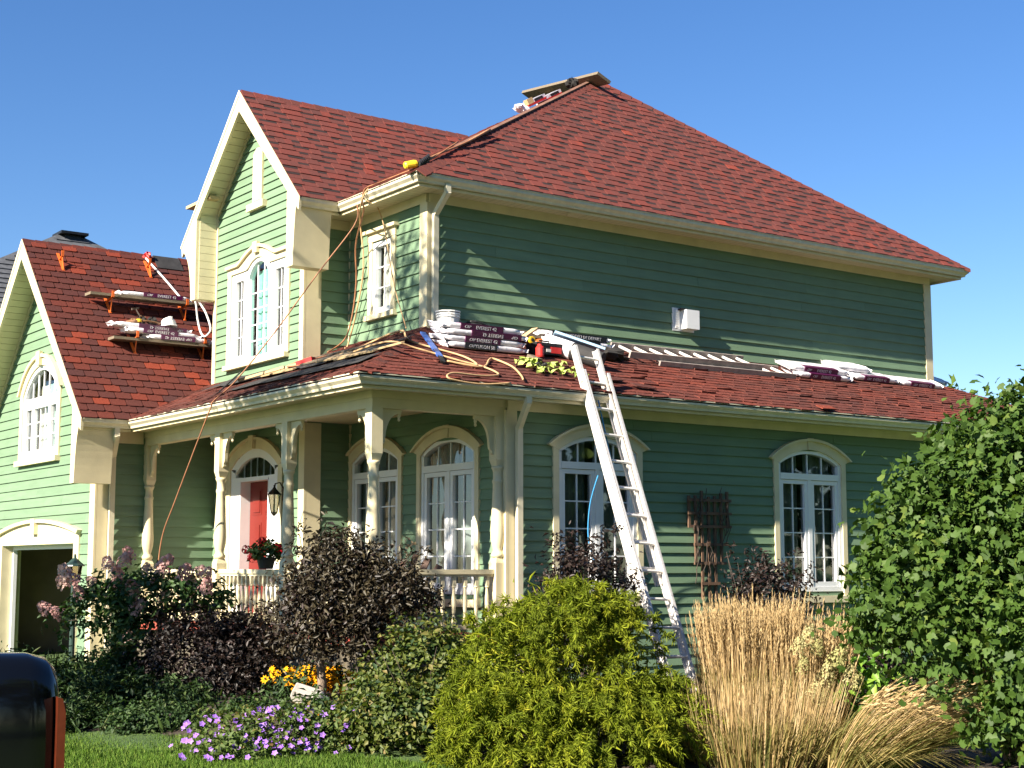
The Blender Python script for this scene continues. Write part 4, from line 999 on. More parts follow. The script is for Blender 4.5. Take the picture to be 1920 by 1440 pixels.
for i,(tx,ik,fl_,wh,dx,lab) in enumerate(st):
    shingle_bundle(B0+Vector((dx,rng.uniform(-.02,.02),i*.079)), Vector((1,rng.uniform(-.01,.01),.0)), VL, lab, tx, ik, fl_, white=wh, group=g1, Ln=1.15)
g2 = 'shingle bundles stacked behind the extension ladder top'
B1 = Vector((1.62,-.50,zs_(-.5)+.02))
for i,(tx,ik,dx,lab) in enumerate((('YUKON SB','plum',.05,'shingle bundle at the bottom of the stack behind the ladder top'),('YUKON SB','navy',.03,'white bundle printed YUKON SB in the middle of the stack behind the ladder top'),('BARDEAU DE DEPART','navy',-.02,'dark bundle printed BARDEAU DE DEPART on top behind the ladder top'))):
    shingle_bundle(B1+Vector((dx,0,i*.085)), Vector((1,.0,-.012)), VL, lab, tx, ik, False, white=((.04,.97) if i == 2 else (.2,.8)), group=g2, Ln=1.0)
g3 = 'shingle bundles lying along the right part of the low roof'
for (x,y,dz,tx,lab,bare,ln) in ((6.15,-.62,.0,'EVEREST 42','plum printed bundle under the white-topped one at the right of the flat ladder',False,1.15),(6.05,-.58,.08,'EVEREST 42','white-topped bundle lying on another at the right end of the flat ladder',False,1.25),(7.62,-.42,.0,'EVEREST 42','plum bundle lying alone on the low roof right of the white-topped pair',False,1.0),(8.75,-.40,-.02,'EVEREST 42','plum bundle farthest right in the row on the low roof',False,1.0),(7.35,-.30,.09,'','crumpled plain white bundle wrapper lying behind the plum bundles',True,.75),(10.25,.45,.05,'','white bundle standing past the right corner board of the upper wall',True,.5),(10.12,.25,.0,'','white bundle below the one past the right corner board',True,.55)):
    shingle_bundle(Vector((x,y,zs_(min(y,0))+.02+dz)), Vector((1,.0,.0)), VS, lab, tx, 'plum', False, white=(.22,.80), group=g3, Ln=ln, bare=bare)

def bucket():
    t = thing('bucket', (.12,-.30,4.58), 'white plastic bucket standing in the corner below the upper downspout', 'bucket')
    b = MB(); b.lathe([(.125,.0),(.132,.02),(.150,.24),(.150,.25)], (0,0,0), 20); b.build('body', M['bucket'], t, loc=(0,0,0), smooth=False)
    for z,r in ((.20,.158),(.235,.160),(.270,.162)):
        b = MB(); b.lathe([(r-.012,z-.008),(r,z-.006),(r,z+.008),(r-.012,z+.010)], (0,0,0), 20); b.build('rim', M['bucket'], t, loc=(0,0,0))
    b = MB(); b.tube([(.16*math.cos(a),.16*math.sin(a),.24-.13*math.sin((a+1.9)/1.6*1.0)) for a in [-2.4+.16*i for i in range(11)]], .004, 5); b.build('handle', M['alu'], t, loc=(0,0,0))
bucket()

def lump(name, c, r, m, lab, cat, n=26, flat=.5, seed=1):
    """crumpled cloth / pile: displaced ball with folds"""
    rg = random.Random(seed); mb = MB(); V = []; nl = 9; ns = 16
    for i in range(nl+1):
        th = math.pi*i/nl
        for j in range(ns):
            ph = 2*math.pi*j/ns; k = 1+.22*math.sin(3*ph+2*th+seed)+.16*math.sin(7*ph-3*th)+rg.uniform(-.12,.12)
            V.append((c[0]+r[0]*k*math.sin(th)*math.cos(ph), c[1]+r[1]*k*math.sin(th)*math.sin(ph), c[2]+r[2]*(math.cos(th)*k)))
    F = [(i*ns+j,(i+1)*ns+j,(i+1)*ns+(j+1)%ns,i*ns+(j+1)%ns) for i in range(nl) for j in range(ns)]
    mb.add(V,F); o = mb.build(name, M[m], None, loc=c); return tag(o, lab, cat)
lump('jacket', (2.45,-.62,4.42), (.33,.22,.12), 'cloth', 'black jacket thrown on the low roof beside the extension ladder top', 'jacket', seed=4)
o = lump('coiled_hose', (.52,-.32,4.66), (.20,.12,.085), 'cloth', 'black coiled air hose lying on the shingle bundles beside the bucket', 'hose', seed=9)
for k in range(4):
    b = MB(); b.tube([(.52+.17*math.cos(a)+.01*k, -.34+.10*math.sin(a), 4.64+.03*k+.02*math.sin(a*2)) for a in [i*.42 for i in range(16)]], .014, 6); b.build('hose_turn', M['black'], o)
# crumpled plastic sheet
mb = MB(); V = []
for i in range(9):
    for j in range(6): V.append((.66+.05*i+rng.uniform(-.012,.012), -.42+.06*j, 4.63+.05*math.sin(i*.9+j)*.6+.012*j+rng.uniform(-.02,.02)))
mb.add(V, [(i*6+j,(i+1)*6+j,(i+1)*6+j+1,i*6+j+1) for i in range(8) for j in range(5)]); tag(mb.build('plastic_sheet', M['wrap'], loc=(.85,-.3,4.6)), 'crumpled sheet of clear white plastic on the bundles right of the bucket', 'plastic sheet')
def plank(p, q, w_, h_, lab, up=(0,0,1), m='wood', grp=None):
    c = (Vector(p)+Vector(q))/2; b = MB(); b.beam(p,q,w_,h_,up); o = b.build('plank', M[m], None, loc=c); return tag(o, lab, 'plank', grp)
plank((1.0,-.10,4.735),(2.9,-.10,4.735), .14,.04, 'weathered plank lying along the foot of the dark upper wall behind the bundles')
plank((.98,-.26,4.66),(2.55,-.24,4.66), .15,.04, 'second weathered plank lying in front of the one at the foot of the upper wall')

def toolbox():
    t = thing('toolbox', (1.28,-.80,zs_(-.8)), 'small black and red tool case lying left of the paper roll', 'tool case'); b = MB(); b.box((-.20,-.12,.0),(.20,.12,.11)); b.build('case', M['black'], t, loc=(0,0,0))
    b = MB(); b.box((-.205,-.125,.11),(.205,.125,.15)); b.build('lid', M['black'], t, loc=(0,0,0)); b = MB(); b.box((-.19,-.128,.02),(-.10,-.121,.10)); b.box((.02,-.128,.02),(.19,-.121,.10)); b.build('panel', M['redp'], t, loc=(0,0,0))
    b = MB(); b.box((-.05,-.1285,.03),(.02,-.121,.07)); b.build('latch', M['alu'], t, loc=(0,0,0)); b = MB(); b.tube([(-.08,0,.15),(-.08,0,.19),(.08,0,.19),(.08,0,.15)], .012, 6); b.build('handle', M['black'], t, loc=(0,0,0))
toolbox()
def chalk():
    t = thing('nail_gun', (1.42,-.62,zs_(-.62)+.10), 'orange and black nail gun lying on the bundles left of the ladder top', 'nail gun')
    b = MB(); b.tube([(-.10,0,.02),(.10,.04,.06)], [.045,.04], 10); b.build('body', M['orange'], t, loc=(0,0,0)); b = MB(); b.beam((.02,0,.02),(.0,-.04,-.12), .035,.045); b.build('grip', M['black'], t, loc=(0,0,0)); b = MB(); b.beam((-.10,0,-.02),(-.14,-.02,-.14), .03,.04); b.build('magazine', M['black'], t, loc=(0,0,0)); b = MB(); b.tube([(-.13,-.01,.01),(-.19,-.02,.0)], .018, 8); b.build('nose', M['alu'], t, loc=(0,0,0))
    t = thing('tape_measure', (1.13,-.74,zs_(-.74)+.17), 'small yellow tape measure on top of the tool case', 'tape measure'); b = MB(); b.lathe([(.045,-.02),(.05,-.015),(.05,.015),(.045,.02)], (0,0,0), 12, Fr((0,0,0),(1,0,0),(0,0,1))); b.build('case', M['yellow'], t, loc=(0,0,0)); b = MB(); b.lathe([(.025,-.024),(.025,.024)], (0,0,0), 10, Fr((0,0,0),(1,0,0),(0,0,1))); b.build('hub', M['black'], t, loc=(0,0,0))
    b = MB(); b.beam((1.16,-.52,4.60),(1.40,-.45,4.74), .10,.02); tag(b.build('cedar_shim', M['woodend'], loc=(1.3,-.5,4.6)), 'pale piece of board sticking up among the tools behind the tool case', 'board')
    b = MB(); b.lathe([(.05,0),(.055,.02),(.055,.12),(.03,.15),(.03,.17)], (1.08,-.98,zs_(-.98)+.02), 12); tag(b.build('chalk_bottle', M['redp'], loc=(1.08,-.98,4.27)), 'red chalk bottle standing before the tool case', 'bottle')
    b = MB(); b.box((.02,-.1,-.03),(.16,.1,.03), Fr((.78,-1.18,zs_(-1.18)+.05),(1,.3,0),(0,1,.4))); tag(b.build('wood_block', M['wood'], loc=(.85,-1.1,4.2)), 'small wood block lying right of the lowest bundle in the stack', 'block')
chalk()
def roll():
    a = Vector((1.44,-.62,zs_(-.62)+.13)); c = Vector((1.86,-1.28,zs_(-1.28)+.13)); d = (c-a).normalized()
    t = thing('underlay_roll', a, 'black roll of roofing felt with a white paper sleeve behind the ladder top', 'roll'); b = MB(); L2 = (c-a).length
    fr = Fr((0,0,0), d.orthogonal(), d.cross(d.orthogonal()))
    fr = Fr((0,0,0), d.orthogonal().normalized(), d.cross(d.orthogonal()).normalized(), d)
    b.lathe([(.112,0.0),(.115,.01),(.115,L2-.01),(.112,L2)], (0,0,0), 22, fr); b.build('felt', M['felt'], t, loc=(0,0,0), smooth=False)
    b = MB(); b.lathe([(.119,.0),(.119,.40)], (0,0,0), 22, fr); b.build('paper_sleeve', M['wrap'], t, loc=(0,0,0))
    b = MB(); b.lathe([(.03,L2+.001),(.045,L2+.004),(.045,L2+.006),(.03,L2+.006)], (0,0,0), 14, fr); b.build('core', M['black'], t, loc=(0,0,0))
roll()
b = MB(); b.beam((1.55,-.66,4.66),(2.12,-1.0,4.44), .14,.035, (0,.3,1)); tag(b.build('blue_board', M['bluel'], loc=(1.8,-.8,4.55)), 'pale blue board lying across the felt roll behind the ladder top', 'board')

# lime webbing of a safety harness: flat ribbons in a heap
def harness():
    t = thing('safety_harness', (.80,-1.55,zs_(-1.55)), 'lime yellow safety harness heaped on the low roof left of the ladder', 'harness')
    for k in range(16):
        b = MB(); x, y = rng.uniform(-.30,.30), rng.uniform(-.18,.18); a = rng.uniform(0,6.3); V = []; n = 9
        for i in range(n):
            a += rng.uniform(-.9,.9); x += .055*math.cos(a); y += .04*math.sin(a); x = max(-.42,min(.42,x)); y = max(-.25,min(.25,y)); z = y*mL+.03+.06*abs(math.sin(i*1.1+k))
            ta = rng.uniform(-.5,.5); V += [(x-.034*math.sin(a),y+.034*math.cos(a),z-.03*ta),(x+.034*math.sin(a),y-.034*math.cos(a),z+.03*ta)]
        b.add(V, [(2*i,2*i+1,2*i+3,2*i+2) for i in range(n-1)]); b.build('strap', M['lime'], t, loc=(0,0,0))
    for k in range(3):
        b = MB(); b.lathe([(.03,0),(.035,.01),(.02,.03)], (rng.uniform(-.3,.3),rng.uniform(-.15,.1),.06), 8); b.build('buckle', M['black'], t, loc=(0,0,0))
harness()

def prybar():
    t = thing('pry_bar', (-.6,-1.1,4.2), 'blue flat bar lying down the slope left of the shingle bundles', 'pry bar'); c = parent_origin(t)
    b = MB(); b.beam((-.37,-.48,zs_(-.48)+.05),(-.78,-1.52,zs_(-1.52)+.05), .07,.022, (0,-mL,1)); b.build('shaft', M['blue'], t); b = MB(); b.beam((-.78,-1.52,zs_(-1.52)+.05),(-.87,-1.72,zs_(-1.72)+.04), .055,.02, (0,-mL,1)); b.build('tip', M['iron'], t)
prybar()
def tube_thing(name, pts, r, m, lab, cat, seg=6, smooth_n=6):
    P = [Vector(p) for p in pts]; Q = []
    for i in range(len(P)-1):    # Catmull-Rom
        p0, p1, p2, p3 = P[max(i-1,0)], P[i], P[i+1], P[min(i+2,len(P)-1)]
        for k in range(smooth_n):
            t = k/smooth_n; Q.append(.5*((2*p1)+(p2-p0)*t+(2*p0-5*p1+4*p2-p3)*t*t+(3*p1-p0-3*p2+p3)*t**3))
    Q.append(P[-1]); b = MB(); b.tube(Q, r, seg); c = sum(Q, Vector())/len(Q); return tag(b.build(name, M[m], None, loc=c, smooth=True), lab, cat)
S = lambda x,y,h=.035: (x,y,zs_(y)+h)
FZ = lambda x,y,h=.03: (x,y,G+(x-gx)*mL+h)
tube_thing('air_hose', [FZ(-1.15,1.3),FZ(-1.0,.9),FZ(-.9,.3,.05),S(-.75,-.55,.06),S(-.80,-.89),S(-.35,-1.35),S(-.40,-1.72),S(-.75,-1.62),S(-.35,-1.75),S(.0,-1.40),S(.12,-1.33),S(.20,-1.6),S(.08,-1.95),S(-.05,-2.17,.05)], .013, 'rope', 'tan air hose looping over the low roof corner and back to the gutter edge', 'hose')
tube_thing('air_hose', [FZ(-1.3,.9),FZ(-1.15,.3),S(-1.25,-1.05),S(-.95,-1.25,.05),S(-.55,-1.55),S(-.30,-1.75),S(-.28,-2.0),S(-.6,-2.12),S(-1.05,-2.2,.06),(-1.15,-2.28,3.70),(-.75,-2.285,3.665),(-.3,-2.27,3.71)], .012, 'rope', 'tan hose that dips over the front edge of the side gutter', 'hose')
tube_thing('power_cord', [FZ(-1.2,1.9,.05),FZ(-1.0,1.5,.09),FZ(-1.15,1.2,.05),FZ(-1.25,1.45,.08),FZ(-1.05,1.75,.05),FZ(-.95,1.2,.06),FZ(-.8,.9,.04)], .010, 'cable', 'orange-brown cord coiled on the porch roof at the foot of the wing corner', 'cord')
# cords over the upper gutter
tube_thing('power_cord', [(.45,-.02,7.22),(-.1,-.25,6.85),(-.40,-.35,6.66),(-.47,-.1,6.625),(-.48,.5,6.62),(-.50,.78,6.60),(-.505,.84,6.45),(-.45,.90,6.32),(-.25,1.45,6.0),(-.14,1.62,5.5),(-.13,1.76,5.0),(-.2,1.84,4.72),(-.5,1.75,4.52)], .011, 'cable', 'brown cord from the hip over the upper gutter and down beside the narrow window', 'cord')
tube_thing('air_hose', [(-.47,.70,6.62),(-.505,.80,6.52),(-.48,.95,6.34),(-.2,1.42,6.28),(-.13,1.44,5.7),(-.13,1.62,5.1),(-.14,1.83,4.66),(-.3,1.62,4.58)], .011, 'rope', 'tan hose hanging straight down from the upper gutter left of the narrow window', 'hose')
tube_thing('air_hose', [(-.50,.86,6.50),(-.40,.80,6.43),(-.18,1.05,6.50),(-.12,.98,6.30),(-.11,.88,6.02),(-.11,.72,5.5),(-.11,.55,5.1),(-.13,.36,4.80),(-.2,.2,4.68)], .009, 'rope', 'thin tan hose arching from the upper gutter across the narrow window', 'hose')
tube_thing('power_cord', [(-.50,.98,6.42),(-.52,1.02,6.15),(-.92,1.26,5.5),(-1.42,1.47,4.7),(-1.92,1.58,4.02),(-2.30,1.42,3.71),(-2.33,1.44,3.62),(-2.36,1.60,3.38),(-2.46,2.19,2.46),(-2.5,2.5,1.97),(-2.52,2.6,1.3)], .009, 'cable', 'long brown cord from the upper gutter down past the porch gutter to the flower bed', 'cord')
for k,(dy,l) in enumerate(((.0,'tan hose lying up the hip from the corner, outer one'),(.09,'tan hose lying up the hip from the corner, inner one'))):
    tube_thing('air_hose', [(-.30,-.33+dy,6.76),(.1,-.15+dy*.7,6.98),(.45,.05+dy*1.6,7.16),(.8,.19+dy*.8,7.35),(1.3,.46+dy*.5,7.65)], .015, 'rope' if k else 'cable', l, 'hose')
def coil():
    t = thing('cord_coil', (-.25,-.28,6.78), 'black coiled cord with a yellow plug hanging at the upper roof corner', 'cord')
    for k in range(7):
        b = MB(); c = Vector((.10-.035*k, .05-.02*k, .06-.025*k)); b.tube([c+Vector((.02*math.cos(a),.055*math.cos(a),.055*math.sin(a))) for a in [i*math.pi/5 for i in range(11)]], .013, 5); b.build('turn', M['black'], t, loc=(0,0,0))
    b = MB(); b.lathe([(.02,-.02),(.045,.0),(.052,.03),(.05,.15),(.035,.17)], (-.16,-.08,-.07), 14, Fr((0,0,0),(.1,.9,.2),(-.3,.0,.9),(-.8,.15,-.25))); b.build('plug', M['yellow'], t, loc=(0,0,0))
coil()
# loose shingle pieces
for i,(x,y,a) in enumerate(((1.62,-1.78,.2),(1.95,-1.98,-.15),(5.02,-2.20,.1))):
    b = MB(); b.rn = .2 if i < 2 else 1.0; f = Fr((x,y,zs_(y)+.045),(math.cos(a),math.sin(a),math.sin(a)*mL),(0,1,mL)); b.box((-.15,-.07,0),(.15,.07,.012),f)
    tag(b.build('loose_shingle', M['old'], loc=(x,y,zs_(y))), ['grey loose shingle tab beside the ladder on the low roof','second grey loose shingle tab nearer the gutter beside the ladder','bright red shingle tab hanging over the side gutter'][i], 'shingle', 'loose shingle pieces')
# black roof shovel and a claw on the porch roof
def ripper():
    t = thing('roof_shovel', (-1.75,2.0,4.0), 'black shingle shovel blade with wooden handle on the porch roof', 'shovel'); b = MB()
    b.beam(FZ(-1.98,2.02,.05), FZ(-1.70,1.93,.22), .24,.014, (-.4,.1,1)); b.build('blade', M['iron'], t); b = MB(); b.beam(FZ(-1.72,1.94,.12), FZ(-1.35,1.35,.10), .035,.035); b.build('handle', M['woodend'], t)
    t = thing('hammer', (-1.1,1.1,4.3), 'red and wooden hand tool lying by the foot of the wing corner', 'hand tool'); b = MB(); b.beam(FZ(-1.35,1.95,.06), FZ(-1.18,1.30,.07), .05,.04); b.build('handle', M['woodend'], t); b = MB(); b.beam(FZ(-1.18,1.30,.07), FZ(-1.10,1.02,.08), .08,.06); b.build('head', M['redp'], t)
ripper()

# ------------------------------------------------------------------ ladders
def ladder_section(par_name, t, A, B, C, D, rungs, m, rail_w=.085, rail_d=.028, off=0, rr=.017):
    """A,B foot and top of one rail, C,D of the other (world)"""
    A,B,C,D = map(Vector,(A,B,C,D)); nrm = (B-A).cross(C-A).normalized()
    for p,q in ((A,B),(C,D)):
        b = MB(); d = (q-p).normalized(); side = (C-A).normalized()*(1 if p == A else -1)
        b.beam(p,q,rail_d*.35,rail_w,nrm); b.beam(p+side*rail_d*.5+nrm*(rail_w/2-.003), q+side*rail_d*.5+nrm*(rail_w/2-.003), rail_d,.006,nrm); b.beam(p+side*rail_d*.5-nrm*(rail_w/2-.003), q+side*rail_d*.5-nrm*(rail_w/2-.003), rail_d,.006,nrm)
        r_ = b.build('rail', M[m], t)
        n = max(2,int((q-p).length/.305)); rb = MB()
    for i in range(rungs):
        s = (i+.6)/rungs; p, q = A+(B-A)*s, C+(D-C)*s; e = (q-p).normalized()*.05; b = MB(); b.tube([p-e*.25,q+e*.25], rr, 8); b.build('rung', M[m], t)
        for c,sg in ((p,-1),(q,1)):
            b = MB(); e2 = (q-p).normalized(); ff = Fr(c-e2*(.008) if sg < 0 else c+e2*.008, nrm, (B-A).normalized().cross(nrm)); 
            b.tube([c+e2*(sg*.001), c+e2*(sg*.016)], .013, 6); b.build('rivet', M['alud'], t)
Lad = thing('extension_ladder', (1.2,-3.3,.1), 'tall aluminium extension ladder leaning on the side gutter with a blue rope', 'ladder')
dirv = (Vector((.76,-2.08,4.25))-Vector((1.11,-3.30,.37))); ft = Vector((1.11,-3.30,.37))-dirv*(.27/dirv.z)
fo = Vector((0,-.085,.02))
topL = Vector((.815,-2.155,3.95)); W_ = Vector((.40,0,-.02))
ladder_section('base', Lad, ft-Vector((.0,0,0)), topL, ft+W_, topL+W_*1.0, 12, 'alu', .115, .036)
ladder_section('fly', Lad, ft+dirv*.345+fo*-1+Vector((.018,0,0)), Vector((.765,-2.075,4.26))+Vector((.018,.03,0)), ft+dirv*.345+fo*-1+W_-Vector((.018,0,0)), Vector((.765,-2.075,4.26))+W_+Vector((-.018,.03,0)), 9, 'alu', .095, .032)
for w_ in (Vector((0,0,0)),W_):
    b = MB(); b.beam(ft+w_+Vector((0,.04,-.06)), ft+w_+Vector((0,-.06,-.05)), .05,.08); b.build('foot', M['black'], Lad)
tube_thing('pull_rope', [topL+Vector((.22,-.06,-.35)),topL+Vector((.26,-.25,-1.1)),topL+Vector((.27,-.42,-1.75)),topL+Vector((.31,-.62,-2.4)),topL+Vector((.33,-.85,-3.1)),topL+Vector((.35,-1.0,-3.6))], .009, 'bluerope', 'blue pull rope hanging down the middle of the leaning ladder', 'rope')
tube_thing('pull_rope', [topL+Vector((.24,-.02,-1.25)),topL+Vector((.17,.05,-1.6)),topL+Vector((.15,.06,-2.0)),topL+Vector((.20,.0,-2.3))], .008, 'bluerope', 'slack blue rope loop hanging behind the leaning ladder in front of the window', 'rope')

Fl = thing('flat_ladder', (4.4,-.5,4.5), 'grubby aluminium ladder lying flat along the low roof below the dark wall', 'ladder')
def flat(x0, x1, y, wd, h, n, rw):
    u0, u1 = Vector(S(x0,y,h)), Vector(S(x1,y+.06,h)); vv = VS*wd
    for k,(p,q) in enumerate(((u0,u1),(u0+vv,u1+vv))):
        b = MB(); up = Vector((0,-mL,1)); b.beam(p,q,.03,rw,up); b.build('rail', M['alud'], Fl)
    for i in range(n):
        s = (i+.5)/n; p, q = u0+(u1-u0)*s, u0+vv+(u1-u0)*s; b = MB(); b.tube([p,q], .020, 8); b.build('rung', M['alu'], Fl)
flat(2.78,5.35,-.74,.44,.12,9,.09); flat(3.3,6.02,-.76,.40,.045,9,.075)

# ------------------------------------------------------------------ garage roof: brackets, planks, bundles
gN = Vector((0,-mG,1)).normalized(); gV = Vector((0,1,mG)).normalized()
zg = lambda y: G+(y-ya1)*mG
def roof_bracket(x, y, lab, arm=.20, under=False):
    """y,z = point on the roof where the arm leaves"""
    t = thing('roof_bracket', (x,y,zg(y)), lab, 'roof bracket', 'orange roof brackets'); b = MB()
    o = gN*.022; b.beam(o+gV*(-.26), o+gV*.20, .045,.008, gN); b.build('strap', M['orange'], t, loc=(0,0,0))
    b = MB(); b.beam(o+gV*.02, o+Vector((0,-arm,.06)), .04,.012, (0,0,1)); b.beam(o+Vector((0,-arm,.055)), o+Vector((0,-arm-.005,.15)), .04,.012, (0,1,0)); b.build('arm', M['orange'], t, loc=(0,0,0))
    b = MB(); b.beam(o+gV*(-.24), o+Vector((0,-arm*.8,.04)), .032,.010, (1,0,0)); b.build('brace', M['orange'], t, loc=(0,0,0))
roof_bracket(-2.47,6.98,'bright orange bracket alone near the garage ridge, nearest the gable', .10)
roof_bracket(-1.0,7.04,'bright orange bracket near the garage ridge beside the white rope', .10)
for x,y,l in ((-1.95,6.28,'orange bracket carrying the upper plank, nearest the gable'),(-.72,6.28,'orange bracket carrying the upper plank beside the wing wall'),(-1.80,5.60,'orange bracket carrying the lower plank, nearest the gable'),(-.70,5.60,'orange bracket carrying the lower plank beside the wing wall')): roof_bracket(x,y,l,.26)
plank((-2.30,6.15,5.80),(-.42,6.15,5.80), .25,.042, 'upper scaffold plank on brackets across the garage roof', grp='scaffold planks on the garage roof')
plank((-2.16,5.47,5.035),(-.42,5.47,5.035), .25,.042, 'lower scaffold plank on brackets across the garage roof with three bundles', grp='scaffold planks on the garage roof')
UX = Vector((1,0,0)); VY = Vector((0,1,0)); g4 = 'shingle bundles on the garage roof planks'
shingle_bundle(Vector((-1.78,6.035,5.825)), UX, Vector((0,1,0)), 'single plum and white bundle lying on the upper garage roof plank', 'EVEREST 42', 'plum', False, Ln=1.12, dp=.24, h=.07, white=(.30,.88), group=g4)
shingle_bundle(Vector((-1.60,5.34,5.06)), UX, Vector((0,1,0)), 'bundle resting directly on the lower garage roof plank', 'EVEREST 42', 'plum', True, Ln=1.0, dp=.30, h=.078, white=(.18,.74), group=g4)
shingle_bundle(Vector((-1.92,5.36,5.142)), Vector((1,.0,-.02)), Vector((0,1,.05)), 'middle bundle of the three on the lower garage roof plank', 'EVEREST 42', 'plum', False, Ln=1.12, dp=.30, h=.078, white=(.20,.70), group=g4)
shingle_bundle(Vector((-2.10,5.42,5.224)), Vector((1,.03,-.02)), Vector((0,1,.08)), 'topmost bundle of the three on the lower plank with upside-down print', 'EVEREST 42', 'plum', True, Ln=1.18, dp=.30, h=.075, white=(.30,.96), group=g4)
def hat():
    t = thing('hard_hat', (-1.22,5.55,5.305), 'white hard hat resting on the bundles of the lower garage roof plank', 'hard hat'); b = MB(); b.lathe([(.135,.0),(.135,.01),(.118,.02),(.117,.05),(.105,.09),(.08,.12),(.04,.137),(.0,.142)], (0,0,0), 20); b.build('shell', M['white'], t, loc=(0,0,0), smooth=True); b = MB(); b.box((-.018,-.1,.10),(.018,.1,.15)); b.build('crest', M['white'], t, loc=(0,0,0)); b = MB(); b.prism([(-.10,-.10),(.10,-.10),(.06,-.19),(-.06,-.19)], W0, .0,.012); b.build('visor', M['white'], t, loc=(0,0,0))
hat()
def belt():
    t = thing('tool_belt', (-1.58,5.6,5.31), 'brown and black tool belt lying on the bundles beside the hard hat', 'tool belt')
    for k,(x,y,z,r,m) in enumerate(((-.20,0,.03,.06,'leather'),(-.05,.03,.06,.07,'cloth'),(.12,.0,.06,.08,'cloth'),(.0,.1,.10,.06,'leather'))):
        o = lump('pouch', (x,y,z), (r,r*.8,r*.7), m, None, None, seed=20+k); o.parent = t
    b = MB(); b.tube([(-.30,0,.02),(-.2,-.1,.03),(-.02,-.12,.04),(.15,-.1,.03),(.28,.0,.03)], .014, 6); b.build('strap', M['leather'], t, loc=(0,0,0)); b = MB(); b.lathe([(.0,-.03),(.04,-.02),(.045,.02),(.0,.03)], (-.13,-.09,.04), 10); b.build('tape', M['yellow'], t, loc=(0,0,0))
    b = MB(); b.beam((-.06,.02,.10),(-.14,.06,.25), .02,.02); b.beam((-.20,.05,.23),(-.08,.07,.26), .03,.03); b.build('hammer', M['barkd'], t, loc=(0,0,0))
belt()
Gz = lambda x,y,h=.04: (x,y,zg(y)+h)
tube_thing('white_rope', [Gz(-.96,7.20,.05),Gz(-.9,7.05,.06),Gz(-.78,6.85),Gz(-.68,6.62),Gz(-.60,6.42)], .018, 'ropew', 'white rope running down the garage roof from an orange bracket', 'rope')
tube_thing('white_rope', [(-.85,5.55,5.84),(-.80,5.50,5.72),(-.76,5.50,5.46),(-.75,5.40,5.25),(-.75,5.26,5.16),(-.75,5.10,5.18),(-.75,5.03,5.26),(-.76,5.18,5.5),(-.80,5.30,5.66),(-.85,5.3,5.72)], .017, 'ropew', 'white rope hanging in a loop below the wing eave over the garage roof', 'rope')
b = lump('red_rope_grab', (-.93,7.22,6.74), (.06,.06,.06), 'redp', 'red rope grab knotted at the top of the white rope on the garage ridge', 'rope grab', seed=33)
lump('black_bag', (-.42,5.25,5.62), (.20,.14,.16), 'cloth', 'black bag wedged between the upper plank end and the wing wall', 'bag', seed=12)
plank((-.93,4.6,7.20),(-.93,5.48,7.20), .17,.045, 'plank end sticking out past the left slope of the wing roof', m='woodend')

# ------------------------------------------------------------------ apex plank and packs
plank((4.74,4.25,9.76),(4.74,2.16,9.53), .30,.05, 'weathered plank set across the peak of the hip roof', up=(.38,0,1))
plank((4.6,3.7,9.2),(4.75,3.6,9.62), .07,.07, 'short prop under the plank at the roof peak', m='woodend')
for i,(p,l) in enumerate((((4.15,2.85,9.22),'red and white cardboard pack under the plank at the roof peak, nearer the peak'),((3.75,2.75,9.04),'red and white cardboard pack under the plank at the roof peak, lower one'))):
    t = thing('carton', p, l, 'carton', 'cartons behind the hip near the roof peak'); f = Fr((0,0,0),Vector((1,.1,mF)),(0,1,0)); b = MB(); b.box((-.22,-.12,0),(.22,.12,.10),f); b.build('box', M['wrap'], t, loc=(0,0,0)); b = MB(); b.box((-.221,-.123,.01),(.221,.08,.045),f); b.build('stripe', M['redp'], t, loc=(0,0,0)); b = MB(); b.box((-.05,-.125,.05),(.15,-.119,.09),f); b.build('panel', M['black'], t, loc=(0,0,0))
lump('black_glove', (4.35,2.5,9.45), (.10,.09,.08), 'cloth', 'black glove or bag lying on the hip below the peak plank', 'glove', seed=40)
b = MB(); b.box((-.06,-.05,0),(.06,.05,.09),Fr((3.45,2.45,8.92),(1,0,mF),(0,1,0))); tag(b.build('yellow_block', M['woodend'], loc=(3.45,2.45,8.92)), 'small pale wood block beside the cartons on the hip', 'block')
lump('white_rag', (3.1,2.2,8.72), (.14,.09,.06), 'wrap', 'scrap of white wrapper lying on the hip left of the cartons', 'wrapper', seed=44)

# ------------------------------------------------------------------ porch things
def adirondack():
    t = thing('porch_chair', (-.75,-.62,.83), 'brown slatted porch chair standing behind the side rail', 'chair')
    for k in range(5):
        a = (k-2)*.11; b = MB(); b.beam((-.05+.02*abs(k-2),(k-2)*.10,.30),(.30,(k-2)*.10+math.sin(a)*.75,.93-.05*abs(k-2)**1.4), .085,.018, (1,0,.5)); b.build('back_slat', M['chair'], t, loc=(0,0,0))
    for k in range(5):
        b = MB(); b.box((-.50+k*.10,-.27,.36-k*.035),(-.41+k*.10,.27,.38-k*.035)); b.build('seat_slat', M['chair'], t, loc=(0,0,0))
    for s in (-1,1):
        b = MB(); b.box((-.52,s*.31-.06,.55),(.12,s*.31+.06,.575)); b.build('arm', M['chair'], t, loc=(0,0,0)); b = MB(); b.box((-.46,s*.29-.02,0),(-.38,s*.29+.02,.55)); b.build('leg', M['chair'], t, loc=(0,0,0)); b = MB(); b.beam((-.35,s*.25,.35),(.35,s*.25,.03), .025,.10); b.build('rear_leg', M['chair'], t, loc=(0,0,0))
    b = MB(); b.beam((.17,-.3,.62),(.17,.3,.62), .07,.02); b.build('back_rail', M['chair'], t, loc=(0,0,0))
    t.rotation_euler = (0,0,.35)
adirondack()
